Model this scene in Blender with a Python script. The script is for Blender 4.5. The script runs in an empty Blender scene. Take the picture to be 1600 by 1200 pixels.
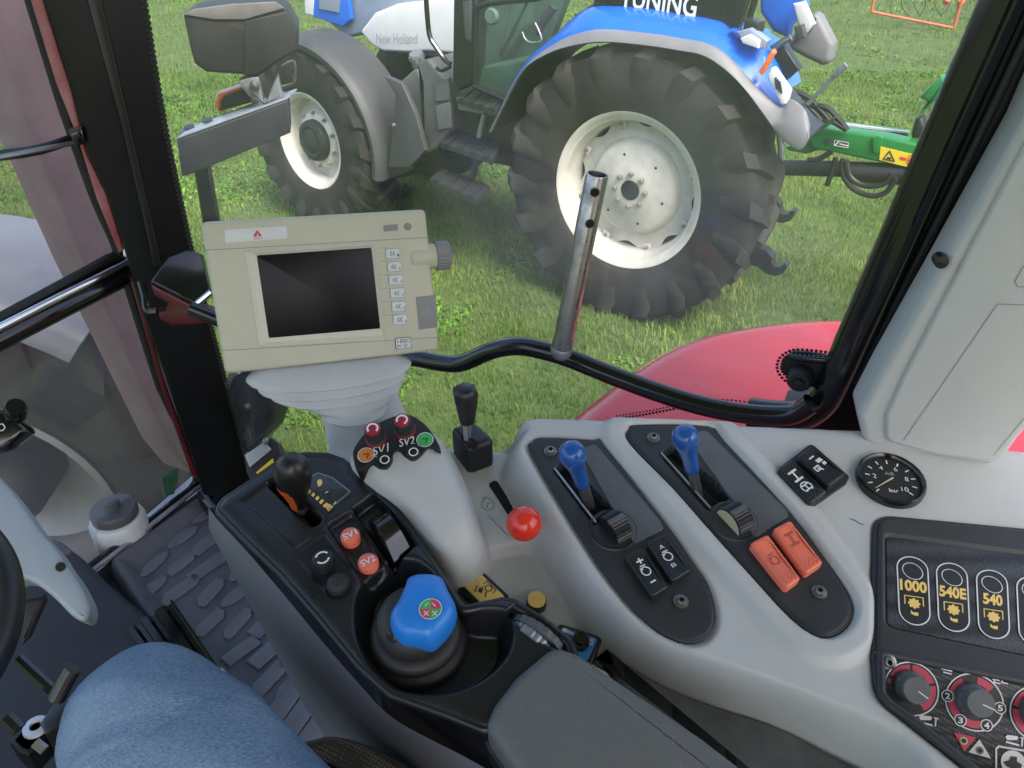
import bpy, math, random
import numpy as np
from mathutils import Vector as V, Matrix
random.seed(7); rng = np.random.default_rng(7)
sc = bpy.context.scene
R = math.radians
# ---------------------------------------------------------------- camera
CAM = V((0, 0, 2.5)); PITCH = R(33); FPX = 1202.0
cd = bpy.data.cameras.new('camera'); cam = bpy.data.objects.new('camera', cd)
sc.collection.objects.link(cam); sc.camera = cam
cam.location = CAM; cam.rotation_euler = (math.pi/2 - PITCH, 0, 0)
cd.sensor_fit = 'HORIZONTAL'; cd.sensor_width = 36; cd.lens = 36*FPX/1600
cd.clip_start = 0.02; cd.clip_end = 400
# ---------------------------------------------------------------- light
SUN_EL, SUN_AZ = R(52), R(150)          # azimuth clockwise from +Y
w = bpy.data.worlds.new('World'); sc.world = w; w.use_nodes = True
nt = w.node_tree; bg = nt.nodes['Background']
sky = nt.nodes.new('ShaderNodeTexSky'); sky.sky_type = 'NISHITA'; sky.sun_disc = False
sky.sun_elevation = SUN_EL; sky.sun_rotation = SUN_AZ; sky.dust_density = 4.0; sky.air_density = 1.0; sky.ozone_density = 0.6
nt.links.new(sky.outputs[0], bg.inputs[0]); bg.inputs[1].default_value = 0.15
sl = bpy.data.lights.new('sun', 'SUN'); sl.energy = 1.5; sl.angle = R(22); sl.color = (1, .95, .88)
so = bpy.data.objects.new('sun', sl); sc.collection.objects.link(so)
sd_ = V((math.sin(SUN_AZ)*math.cos(SUN_EL), math.cos(SUN_AZ)*math.cos(SUN_EL), math.sin(SUN_EL)))
so.rotation_euler = sd_.to_track_quat('Z', 'Y').to_euler(); so.location = (0, 0, 20)
sc.view_settings.view_transform = 'Standard'; sc.view_settings.look = 'None'
sc.view_settings.gamma = 1; sc.view_settings.exposure = 1.52
sc.render.engine = 'CYCLES'; sc.cycles.use_denoising = True
sc.cycles.max_bounces = 8; sc.cycles.transparent_max_bounces = 24
sc.cycles.caustics_reflective = False; sc.cycles.caustics_refractive = False

# ---------------------------------------------------------------- geometry of the view
RIGHT = V((1, 0, 0)); FWD = V((0, math.cos(PITCH), -math.sin(PITCH))); DOWN = V((0, -math.sin(PITCH), -math.cos(PITCH)))
def ray(p): return RIGHT*((p[0]-800)/FPX) + DOWN*((p[1]-600)/FPX) + FWD
def at(p, d): return CAM + ray(p)*d                       # point of a photo pixel at depth d
def hit(p, pl):                                           # point of a photo pixel on a real plane
    r = ray(p); return CAM + r*((pl[0]-CAM).dot(pl[1])/r.dot(pl[1]))
def plane(pt, n): return (V(pt), V(n).normalized())
def up(pl, h): return (pl[0]+pl[1]*h, pl[1])
def plane3(a, b, c):
    n = (b-a).cross(c-a).normalized()
    if n.dot(CAM-a) < 0: n = -n
    return (a, n)
def axes(pl):
    n = pl[1]; ex = V((1, 0, 0)); ex = (ex - n*ex.dot(n))
    if ex.length < .2: ex = V((0, 1, 0)); ex = ex - n*ex.dot(n)
    ex.normalize(); return ex, n.cross(ex)
def to2(P, pl):
    ex, ey = axes(pl); return [((p-pl[0]).dot(ex), (p-pl[0]).dot(ey)) for p in P]
def to3(Q, pl, h=0.0):
    ex, ey = axes(pl); return [pl[0]+ex*q[0]+ey*q[1]+pl[1]*h for q in Q]
def area2(Q): return sum(Q[i][0]*Q[(i+1) % len(Q)][1]-Q[(i+1) % len(Q)][0]*Q[i][1] for i in range(len(Q)))/2
def smooth2(Q, k=4, closed=True):                          # Catmull-Rom
    out = []; n = len(Q)
    for i in range(n if closed else n-1):
        g = (lambda j: Q[j % n]) if closed else (lambda j: Q[min(max(j, 0), n-1)])
        p0, p1, p2, p3 = [np.array(g(i+d), float) for d in (-1, 0, 1, 2)]
        for s in range(k):
            t = s/k
            out.append(tuple(.5*((2*p1)+(-p0+p2)*t+(2*p0-5*p1+4*p2-p3)*t*t+(-p0+3*p1-3*p2+p3)*t**3)))
    if not closed: out.append(tuple(np.array(Q[-1], float)))
    return out
def round2(Q, r, seg=5):                                   # fillet every corner of a polygon
    out = []; n = len(Q)
    for i in range(n):
        p = np.array(Q[i], float); a = np.array(Q[i-1], float)-p; b = np.array(Q[(i+1) % n], float)-p
        la, lb = np.linalg.norm(a), np.linalg.norm(b); a /= la; b /= lb
        rr = r[i] if isinstance(r, (list, tuple)) else r
        ang = math.acos(max(-1, min(1, float(a@b))))
        if ang > 3.0 or rr <= 0: out.append(tuple(p)); continue
        d = min(rr/math.tan(ang/2), la*.48, lb*.48)
        A, B = p+a*d, p+b*d
        for s in range(seg+1):
            t = s/seg; out.append(tuple((1-t)**2*A+2*t*(1-t)*p+t*t*B))
    return out
def inset2(Q, d):
    n = len(Q); ccw = 1 if area2(Q) > 0 else -1; out = []
    for i in range(n):
        p = np.array(Q[i]); a = p-np.array(Q[i-1]); b = np.array(Q[(i+1) % n])-p
        a = a/(np.linalg.norm(a)+1e-12); b = b/(np.linalg.norm(b)+1e-12)
        na = np.array((-a[1], a[0]))*ccw; nb = np.array((-b[1], b[0]))*ccw
        m = na+nb; L = np.linalg.norm(m)
        if L < 1e-6: out.append(tuple(p)); continue
        m /= L; out.append(tuple(p+m*d/max(.45, float(m@na))))
    return out
# ---------------------------------------------------------------- materials
M = {}
def mat(name, col, rough=.5, metal=0.0, var=0.0, vscale=8.0, bump=0.0, bscale=200.0, spec=.5, coat=0.0, col2=None, emit=0.0, rvar=0.0):
    m = bpy.data.materials.new(name); m.use_nodes = True; M[name] = m
    nt = m.node_tree; L = nt.links.new; b = nt.nodes['Principled BSDF']
    b.inputs['Base Color'].default_value = (*col, 1); b.inputs['Roughness'].default_value = rough
    b.inputs['Metallic'].default_value = metal; b.inputs['Specular IOR Level'].default_value = spec
    b.inputs['Coat Weight'].default_value = coat; b.inputs['Coat Roughness'].default_value = .08
    if var or bump or rvar or col2: tc = nt.nodes.new('ShaderNodeTexCoord')
    if var or col2 or rvar:
        n = nt.nodes.new('ShaderNodeTexNoise'); n.inputs['Scale'].default_value = vscale; n.inputs['Detail'].default_value = 6; n.inputs['Roughness'].default_value = .65
        L(tc.outputs['Object'], n.inputs['Vector'])
        mr = nt.nodes.new('ShaderNodeMapRange'); mr.inputs[1].default_value = .32; mr.inputs[2].default_value = .68
        L(n.outputs['Fac'], mr.inputs[0])
        mx = nt.nodes.new('ShaderNodeMix'); mx.data_type = 'RGBA'
        c2 = col2 or tuple(min(1, c*(1+var)) for c in col); c1 = col if col2 else tuple(c*(1-var) for c in col)
        mx.inputs[6].default_value = (*c1, 1); mx.inputs[7].default_value = (*c2, 1)
        L(mr.outputs[0], mx.inputs[0]); L(mx.outputs[2], b.inputs['Base Color'])
        if rvar:
            r = nt.nodes.new('ShaderNodeMapRange'); r.inputs[3].default_value = max(.03, rough-rvar); r.inputs[4].default_value = min(1, rough+rvar)
            L(mr.outputs[0], r.inputs[0]); L(r.outputs[0], b.inputs['Roughness'])
    if bump:
        n2 = nt.nodes.new('ShaderNodeTexNoise'); n2.inputs['Scale'].default_value = bscale; n2.inputs['Detail'].default_value = 3
        L(tc.outputs['Object'], n2.inputs['Vector'])
        bp = nt.nodes.new('ShaderNodeBump'); bp.inputs['Strength'].default_value = bump; bp.inputs['Distance'].default_value = .002
        L(n2.outputs['Fac'], bp.inputs['Height']); L(bp.outputs[0], b.inputs['Normal'])
    return m
mat('grey_plastic', (.50, .505, .495), .42, var=.06, vscale=7, bump=.12, bscale=900, rvar=.08)
mat('grey_trim', (.50, .505, .50), .5, var=.05, vscale=6, bump=.1, bscale=900)
mat('grey_column', (.36, .41, .46), .38, var=.05, vscale=10)
mat('neck_grey', (.50, .51, .52), .45, var=.06, vscale=12, bump=.05, bscale=700)
mat('black_plastic', (.014, .015, .017), .42, var=.35, vscale=14, bump=.12, bscale=900, rvar=.1)
mat('charcoal_plastic', (.026, .028, .031), .5, var=.2, vscale=14, bump=.12, bscale=1200, rvar=.08)
mat('pad_plastic', (.095, .10, .106), .45, var=.12, vscale=30, bump=.1, bscale=1500)
mat('black_gloss', (.006, .006, .008), .16, var=.4, vscale=20, rvar=.08, coat=.3)
mat('jc_black', (.012, .013, .015), .32, var=.3, vscale=14, bump=.1, bscale=1100, rvar=.08)
mat('step_dark', (.022, .023, .025), .5, var=.3, vscale=20)
mat('knob_black', (.008, .008, .009), .34)
mat('black_void', (.002, .002, .002), .8)  # near-black colour standing in for the shade inside slots and holes
mat('rubber', (.016, .016, .017), .6, var=.35, vscale=25, bump=.2, bscale=500)
mat('bellows', (.022, .021, .020), .55, var=.3, vscale=30, bump=.2, bscale=500)
mat('headliner', (.70, .69, .65), .8, var=.04, vscale=20)
mat('lid_dust', (.105, .105, .105), .7, vscale=20, col2=(.16, .155, .15))
mat('beige_plastic', (.50, .48, .37), .48, var=.06, vscale=10, bump=.06, bscale=1000, rvar=.06)
mat('beige_light', (.60, .58, .47), .45, var=.04)
mat('screen_glass', (.004, .004, .006), .32, spec=.22)
mat('pillar_black', (.004, .0045, .005), .38, var=.3, vscale=10, spec=.3, bump=.04, bscale=600)
mat('label_panel', (.035, .04, .05), .2, var=.3, vscale=200)
mat('coral_mark', (.42, .10, .06), .5)
mat('pocket_rubber', (.085, .088, .092), .6, var=.3, vscale=25, bump=.25, bscale=500)
mat('key_white', (.62, .63, .63), .4, var=.05)
mat('print_white', (.72, .73, .73), .5); mat('print_grey', (.35, .36, .37), .5)
mat('print_dark', (.03, .03, .05), .5); mat('print_yellow', (.85, .58, .16), .5); mat('print_red', (.62, .03, .05), .5)
mat('label_grey', (.22, .22, .22), .5); mat('print_green', (.05, .42, .10), .5); mat('print_orange', (.66, .20, .03), .5)
mat('red_knob', (.72, .035, .018), .22, var=.08, vscale=30, coat=.25)
mat('coral_plastic', (.84, .19, .115), .38, var=.06, vscale=40, bump=.04, bscale=900)
mat('maroon_knob', (.30, .018, .035), .42, var=.15, vscale=60); mat('orange_plastic', (.55, .09, .02), .4)
mat('pink_print', (.58, .06, .10), .5)
mat('lever_blue', (.016, .085, .34), .22, var=.1, vscale=40, coat=.3)
mat('joystick_blue', (.022, .21, .68), .33, var=.06, vscale=20, bump=.03, bscale=700)
mat('switch_yellow', (.92, .64, .18), .4, var=.15, vscale=50, col2=(.80, .54, .16)); mat('label_blue', (.03, .20, .52), .4)
mat('steel', (.42, .42, .42), .33, metal=1, var=.25, vscale=40, rvar=.15, col2=(.22, .20, .19)); mat('chrome', (.62, .62, .62), .18, metal=1)
mat('steel_dull', (.3, .31, .33), .45, metal=.7, var=.2, vscale=30)
mat('lever_steel', (.22, .22, .22), .35, metal=.8)
mat('mat_rubber', (.075, .081, .096), .58, var=.25, vscale=10, bump=.15, bscale=400, rvar=.1)
mat('mat_pad', (.11, .117, .134), .5, var=.2, vscale=14, bump=.12, bscale=400)
mat('skirt', (.155, .158, .185), .6, var=.1, vscale=8)
mat('floor_dark', (.010, .011, .014), .55, var=.3, vscale=12)
mat('paint_red', (.70, .018, .026), .32, var=.10, vscale=7, rvar=.12, coat=.35)
mat('paint_red_dusty', (.30, .045, .055), .45, vscale=14, col2=(.42, .20, .20))
mat('paint_red_dark', (.10, .010, .014), .35, var=.2, vscale=14)
mat('post_red', (.26, .165, .19), .4, var=.2, vscale=9)  # red lightened to mauve: haze of the reflecting glass mixed into the colour
mat('tyre', (.010, .010, .011), .75, vscale=4, bump=.35, bscale=60, col2=(.034, .0305, .0285), spec=.35)
mat('rim_white', (.60, .59, .55), .42, vscale=9, bump=0, col2=(.47, .445, .39), rvar=.08)
mat('rim_silver', (.20, .205, .21), .4, metal=.3, var=.15, vscale=9)
mat('bolt_grey', (.30, .29, .27), .5, metal=.5)
mat('paint_blue', (.010, .125, .62), .25, var=.06, vscale=6, coat=.5)
mat('flare_grey', (.17, .17, .185), .5, var=.12, vscale=7, bump=.05, bscale=300)
mat('flare_dark', (.046, .048, .055), .55, var=.18, vscale=7, bump=.05, bscale=300)
mat('hood_white', (.62, .64, .66), .3, var=.05, vscale=5, coat=.3)
mat('hood_blue_grey', (.22, .27, .36), .4, var=.12, vscale=6)
mat('tank_grey', (.10, .107, .107), .55, var=.15, vscale=10); mat('chassis', (.016, .017, .019), .6, var=.4, vscale=9)
mat('cab_black', (.010, .011, .012), .3, var=.3, vscale=9)
mat('cab_interior', (.075, .12, .10), .6, var=.3, vscale=4, bump=.1, bscale=30)
mat('window_dark', (.012, .015, .014), .08)
mat('paint_green', (.012, .17, .035), .32, var=.1, vscale=10, coat=.25)
mat('label_yellow', (.75, .55, .03), .45); mat('hose', (.012, .012, .013), .45)
mat('orange_paint', (.50, .10, .045), .5, var=.2, vscale=10)
mat('work_light', (.012, .0125, .014), .55, vscale=16, col2=(.026, .026, .027), bump=.1, bscale=300)
mat('arm_grey', (.036, .038, .048), .45, var=.2, vscale=12, rvar=.1); mat('arm_top', (.33, .37, .43), .35, metal=.3, var=.2, vscale=30)
mat('lens_orange', (.75, .16, .02), .25); mat('lens_clear', (.6, .62, .62), .12)
mat('bottle_white', (.55, .58, .56), .4, var=.1, vscale=20); mat('cap_grey', (.07, .075, .08), .5, var=.15, vscale=30)
mat('mudguard', (.12, .128, .145), .36, vscale=4, col2=(.17, .175, .19), rvar=.1)
mat('seat_brown', (.075, .058, .048), .9, var=.3, vscale=60)
mat('aluminium', (.5, .52, .55), .4, metal=.6, var=.1, vscale=20); mat('sticker_green', (.06, .16, .11), .35, var=.3, vscale=40)
mat('ivory', (.52, .47, .30), .4)
def glass(name, tint, haze, hcol=(.8, .82, .82), hscale=1.6, lo=.45, hi=.75, refl=1.0):
    m = bpy.data.materials.new(name); m.use_nodes = True; M[name] = m; nt = m.node_tree; L = nt.links.new; nt.nodes.clear()
    o = nt.nodes.new('ShaderNodeOutputMaterial'); t = nt.nodes.new('ShaderNodeBsdfTransparent'); t.inputs[0].default_value = (*tint, 1)
    g = nt.nodes.new('ShaderNodeBsdfGlossy'); g.inputs['Roughness'].default_value = .02; g.inputs['Color'].default_value = (refl, refl, refl, 1)
    lw = nt.nodes.new('ShaderNodeLayerWeight'); pw = nt.nodes.new('ShaderNodeMath'); pw.operation = 'POWER'; pw.inputs[1].default_value = 5; L(lw.outputs['Facing'], pw.inputs[0]); fr = nt.nodes.new('ShaderNodeMath'); fr.operation = 'MULTIPLY_ADD'; fr.inputs[1].default_value = .9; fr.inputs[2].default_value = .03; L(pw.outputs[0], fr.inputs[0])
    a = nt.nodes.new('ShaderNodeMixShader'); L(fr.outputs[0], a.inputs[0]); L(t.outputs[0], a.inputs[1]); L(g.outputs[0], a.inputs[2])
    d = nt.nodes.new('ShaderNodeBsdfDiffuse'); d.inputs[0].default_value = (*hcol, 1)
    tc = nt.nodes.new('ShaderNodeTexCoord'); n = nt.nodes.new('ShaderNodeTexNoise'); n.inputs['Scale'].default_value = hscale; n.inputs['Detail'].default_value = 5
    L(tc.outputs['Object'], n.inputs['Vector']); mr = nt.nodes.new('ShaderNodeMapRange')
    mr.inputs[1].default_value = lo; mr.inputs[2].default_value = hi; mr.inputs[3].default_value = haze*.15; mr.inputs[4].default_value = haze
    L(n.outputs['Fac'], mr.inputs[0]); b = nt.nodes.new('ShaderNodeMixShader')
    L(mr.outputs[0], b.inputs[0]); L(a.outputs[0], b.inputs[1]); L(d.outputs[0], b.inputs[2]); L(b.outputs[0], o.inputs[0])
glass('window_glass', (.975, .985, .98), .12, hscale=2.0, lo=.50, hi=.72)  # pale diffuse haze: dirty film plus a whitish reflection painted in
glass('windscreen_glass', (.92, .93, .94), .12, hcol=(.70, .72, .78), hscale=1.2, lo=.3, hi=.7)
glass('tractor_glass', (.55, .72, .66), .10, hcol=(.45, .6, .55), hscale=1.5)
glass('clear_plastic', (.9, .91, .92), .30, hscale=14)
# fabrics and panels that need their own pattern
def denim():
    m = mat('denim', (.075, .135, .25), .85, spec=.2); nt = m.node_tree; L = nt.links.new; b = nt.nodes['Principled BSDF']
    tc = nt.nodes.new('ShaderNodeTexCoord')
    mp = nt.nodes.new('ShaderNodeMapping'); mp.inputs['Scale'].default_value = (1, 2.2, 1); mp.inputs['Rotation'].default_value = (0, 0, R(-52)); L(tc.outputs['Object'], mp.inputs[0])
    n1 = nt.nodes.new('ShaderNodeTexNoise'); n1.inputs['Scale'].default_value = 380; n1.inputs['Detail'].default_value = 4; L(mp.outputs[0], n1.inputs['Vector'])
    n2 = nt.nodes.new('ShaderNodeTexNoise'); n2.inputs['Scale'].default_value = 9; n2.inputs['Detail'].default_value = 5; L(tc.outputs['Object'], n2.inputs['Vector'])
    ad = nt.nodes.new('ShaderNodeMath'); ad.operation = 'ADD'; L(n1.outputs['Fac'], ad.inputs[0]); L(n2.outputs['Fac'], ad.inputs[1])
    rp = nt.nodes.new('ShaderNodeValToRGB'); e = rp.color_ramp.elements
    e[0].position = .38; e[0].color = (.10, .165, .27, 1); e[1].position = .66; e[1].color = (.30, .40, .52, 1)
    hf = nt.nodes.new('ShaderNodeMath'); hf.operation = 'MULTIPLY'; hf.inputs[1].default_value = .5; L(ad.outputs[0], hf.inputs[0])
    L(hf.outputs[0], rp.inputs[0]); L(rp.outputs[0], b.inputs['Base Color'])
    n3 = nt.nodes.new('ShaderNodeTexNoise'); n3.inputs['Scale'].default_value = 420; n3.inputs['Detail'].default_value = 4; n3.inputs['Roughness'].default_value = .8; L(mp.outputs[0], n3.inputs['Vector'])
    bp = nt.nodes.new('ShaderNodeBump'); bp.inputs['Strength'].default_value = .5; bp.inputs['Distance'].default_value = .002; L(n3.outputs['Fac'], bp.inputs['Height'])
    m2 = nt.nodes.new('ShaderNodeMapping'); m2.inputs['Scale'].default_value = (9, 22, 9); m2.inputs['Rotation'].default_value = (0, 0, R(35)); L(tc.outputs['Object'], m2.inputs[0])
    n4 = nt.nodes.new('ShaderNodeTexNoise'); n4.inputs['Scale'].default_value = 1.0; n4.inputs['Detail'].default_value = 2; n4.inputs['Distortion'].default_value = .8; L(m2.outputs[0], n4.inputs['Vector'])
    b2 = nt.nodes.new('ShaderNodeBump'); b2.inputs['Strength'].default_value = .55; b2.inputs['Distance'].default_value = .02; L(n4.outputs['Fac'], b2.inputs['Height']); L(b2.outputs[0], bp.inputs['Normal']); L(bp.outputs[0], b.inputs['Normal'])
denim()
def leather():
    m = mat('armrest_leather', (.125, .127, .123), .48, spec=.5); nt = m.node_tree; L = nt.links.new; b = nt.nodes['Principled BSDF']
    tc = nt.nodes.new('ShaderNodeTexCoord'); v = nt.nodes.new('ShaderNodeTexVoronoi'); v.feature = 'DISTANCE_TO_EDGE'; v.inputs['Scale'].default_value = 300
    nz = nt.nodes.new('ShaderNodeTexNoise'); nz.inputs['Scale'].default_value = 60; L(tc.outputs['Object'], nz.inputs['Vector'])
    mx = nt.nodes.new('ShaderNodeMix'); mx.data_type = 'RGBA'; mx.inputs[0].default_value = .02; L(tc.outputs['Object'], mx.inputs[6]); L(nz.outputs['Color'], mx.inputs[7])
    L(mx.outputs[2], v.inputs['Vector'])
    n0 = nt.nodes.new('ShaderNodeTexNoise'); n0.inputs['Scale'].default_value = 9; n0.inputs['Detail'].default_value = 4; L(tc.outputs['Object'], n0.inputs['Vector'])
    ms = nt.nodes.new('ShaderNodeMapRange'); ms.inputs[1].default_value = .4; ms.inputs[2].default_value = .62; ms.inputs[3].default_value = .03; ms.inputs[4].default_value = .38; L(n0.outputs['Fac'], ms.inputs[0])
    bp = nt.nodes.new('ShaderNodeBump'); bp.inputs['Distance'].default_value = .004; L(ms.outputs[0], bp.inputs['Strength']); L(v.outputs['Distance'], bp.inputs['Height']); L(bp.outputs[0], b.inputs['Normal'])
    r = nt.nodes.new('ShaderNodeMapRange'); r.inputs[3].default_value = .38; r.inputs[4].default_value = .58; L(n0.outputs['Fac'], r.inputs[0]); L(r.outputs[0], b.inputs['Roughness'])
leather()
def weave(name, c1, c2, scale, rough=.5):
    m = mat(name, c1, rough); nt = m.node_tree; L = nt.links.new; b = nt.nodes['Principled BSDF']
    tc = nt.nodes.new('ShaderNodeTexCoord'); v = nt.nodes.new('ShaderNodeTexVoronoi'); v.inputs['Scale'].default_value = scale; v.inputs['Randomness'].default_value = .15
    mp = nt.nodes.new('ShaderNodeMapping'); mp.inputs['Scale'].default_value = (1, .75, .4); mp.inputs['Rotation'].default_value = (0, 0, R(20)); L(tc.outputs['Object'], mp.inputs[0]); L(mp.outputs[0], v.inputs['Vector'])
    mr = nt.nodes.new('ShaderNodeMapRange'); mr.inputs[1].default_value = .2; mr.inputs[2].default_value = .55; L(v.outputs['Distance'], mr.inputs[0])
    mx = nt.nodes.new('ShaderNodeMix'); mx.data_type = 'RGBA'; mx.inputs[6].default_value = (*c2, 1); mx.inputs[7].default_value = (*c1, 1); L(mr.outputs[0], mx.inputs[0]); L(mx.outputs[2], b.inputs['Base Color'])
weave('weave_panel', (.018, .019, .022), (.10, .108, .125), 520)
weave('seat_cord', (.075, .058, .050), (.27, .215, .185), 330, .95)
# ---------------------------------------------------------------- mesh builder
class MB:
    def __init__(s): s.v = []; s.f = []; s.m = []; s.mats = []
    def mi(s, name):
        if name not in s.mats: s.mats.append(name)
        return s.mats.index(name)
    def add(s, vs, fs, m):
        o = len(s.v); k = s.mi(m); s.v += [tuple(x) for x in vs]
        for f in fs: s.f.append([i+o for i in f]); s.m.append(k)
        return s
    def rings(s, rings, m, closed=True, cap0=False, cap1=True):
        n = len(rings[0]); vs = [p for r in rings for p in r]; fs = []
        for a in range(len(rings)-1):
            for i in range(n if closed else n-1):
                j = (i+1) % n; fs.append([a*n+i, a*n+j, (a+1)*n+j, (a+1)*n+i])
        if cap0: fs.append(list(range(n))[::-1])
        if cap1: fs.append([(len(rings)-1)*n+i for i in range(n)])
        return s.add(vs, fs, m)
    def prism(s, Q, pl, h0, h1, m, r=0.0, seg=3, cap0=False, top=None):   # Q: 2-D outline on plane, rounded upper edge
        if area2(Q) < 0: Q = Q[::-1]
        rs = [to3(Q, pl, h0)]
        if r > 0:
            for k in range(seg+1):
                a = math.pi/2*k/seg
                rs.append(to3(inset2(Q, r*(1-math.cos(a))), pl, h1-r+r*math.sin(a)))
        else: rs.append(to3(Q, pl, h1))
        if top: s.rings(rs, m, cap0=cap0, cap1=False); s.add(rs[-1], [list(range(len(Q)))], top)
        else: s.rings(rs, m, cap0=cap0)
        return s
    def plate(s, px, pl, h, m, r=0.0, rr=0.0, base=-.004, smooth=0, seg=3, rseg=5, cap0=False):   # traced at the top face
        Q = to2([hit(p, up(pl, h)) for p in px], pl)
        if rr: Q = round2(Q, rr, rseg)
        if smooth: Q = smooth2(Q, smooth)
        return s.prism(Q, pl, base, h, m, r, seg, cap0)
    def lathe(s, prof, mt, m, seg=32, cap0=False, cap1=False, arc=None):
        rs = []
        for r, z in prof:
            rs.append([mt @ V((r*math.cos(2*math.pi*i/seg), r*math.sin(2*math.pi*i/seg), z)) for i in range(seg)])
        return s.rings(rs, m, cap0=cap0, cap1=cap1)
    def tube(s, pts, r, m, seg=10, k=6, cap=True):
        P = [V(p) for p in (smooth2([tuple(p) for p in pts], k, False) if k else pts)]
        rad = r if callable(r) else (lambda t: r)
        rs = []; nrm = None
        for i, p in enumerate(P):
            t = (P[min(i+1, len(P)-1)]-P[max(i-1, 0)]).normalized()
            if nrm is None: nrm = t.orthogonal().normalized()
            nrm = (nrm-t*nrm.dot(t)).normalized(); b = t.cross(nrm); q = rad(i/(len(P)-1))
            rs.append([p+(nrm*math.cos(2*math.pi*j/seg)+b*math.sin(2*math.pi*j/seg))*q for j in range(seg)])
        return s.rings(rs, m, cap0=cap, cap1=cap)
    def bead(s, Q, pl, h, r, m, seg=8):          # a closed round moulding along an outline
        P = to3(Q, pl, h); n = len(P); rs = []
        for i in range(n+1):
            p = P[i % n]; t = (P[(i+1) % n]-P[i-1]).normalized(); b = pl[1].cross(t)
            rs.append([p+(b*math.cos(2*math.pi*j/seg)+pl[1]*math.sin(2*math.pi*j/seg))*r for j in range(seg)])
        return s.rings(rs, m, cap1=False)
    def box(s, mt, sx, sy, sz, m, r=0.0, seg=2):       # centred in x, y; z from 0 to sz
        Q = [(-sx/2, -sy/2), (sx/2, -sy/2), (sx/2, sy/2), (-sx/2, sy/2)]
        if r: Q = round2(Q, r, 3)
        rs = [[mt @ V((x, y, 0)) for x, y in Q]]
        if r:
            rs = [[mt @ V((x, y, 0)) for x, y in inset2(Q, r*.7)]]
            rs.append([mt @ V((x, y, r*.7)) for x, y in Q])
            for k in range(seg+1):
                a = math.pi/2*k/seg; rs.append([mt @ V((x, y, sz-r*.7+r*.7*math.sin(a))) for x, y in inset2(Q, r*.7*(1-math.cos(a)))])
        else: rs.append([mt @ V((x, y, sz)) for x, y in Q])
        return s.rings(rs, m, cap0=True)
    def build(s, name, parent=None, angle=38, **kw):
        me = bpy.data.meshes.new(name); me.from_pydata(s.v, [], s.f); me.update()
        for n in s.mats: me.materials.append(M[n])
        me.polygons.foreach_set('material_index', s.m); me.polygons.foreach_set('use_smooth', [True]*len(s.f))
        me.set_sharp_from_angle(angle=R(angle)); me.update()
        o = bpy.data.objects.new(name, me); sc.collection.objects.link(o)
        if parent:
            o.parent = parent; o.matrix_parent_inverse = world_of(parent).inverted()
        for k, v in kw.items(): o[k] = v
        return o
WORLD = {}
def world_of(o): return WORLD.get(o.name, Matrix.Identity(4))
def thing(name, label, category, loc, group=None):
    e = bpy.data.objects.new(name, None); sc.collection.objects.link(e); e.location = loc; e.empty_display_size = .05
    e['label'] = label; e['category'] = category
    if group: e['group'] = group
    WORLD[e.name] = Matrix.Translation(V(loc)); return e
def frame(o, z, x=None):
    z = V(z).normalized(); x = V(x) if x is not None else z.orthogonal(); x = (x-z*x.dot(z)).normalized(); y = z.cross(x)
    return Matrix(((x.x, y.x, z.x, o[0]), (x.y, y.y, z.y, o[1]), (x.z, y.z, z.z, o[2]), (0, 0, 0, 1)))
_txt = {}
def text_geo(body, bold=.0):
    key = (body, bold)
    if key not in _txt:
        c = bpy.data.curves.new('t', 'FONT'); c.body = body; c.size = 1; c.offset = bold; c.resolution_u = 3
        o = bpy.data.objects.new('t', c); sc.collection.objects.link(o); bpy.context.view_layer.update()
        me = bpy.data.meshes.new_from_object(o.evaluated_get(bpy.context.evaluated_depsgraph_get()))
        P = [tuple(v.co[:2]) for v in me.vertices]; F = [list(p.vertices) for p in me.polygons]
        bpy.data.objects.remove(o); bpy.data.curves.remove(c); bpy.data.meshes.remove(me)
        x0 = min(p[0] for p in P); x1 = max(p[0] for p in P); y0 = min(p[1] for p in P); y1 = max(p[1] for p in P)
        _txt[key] = ([((x-x0)/(x1-x0), (y-y0)/(y1-y0)) for x, y in P], F)
    return _txt[key]
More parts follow.
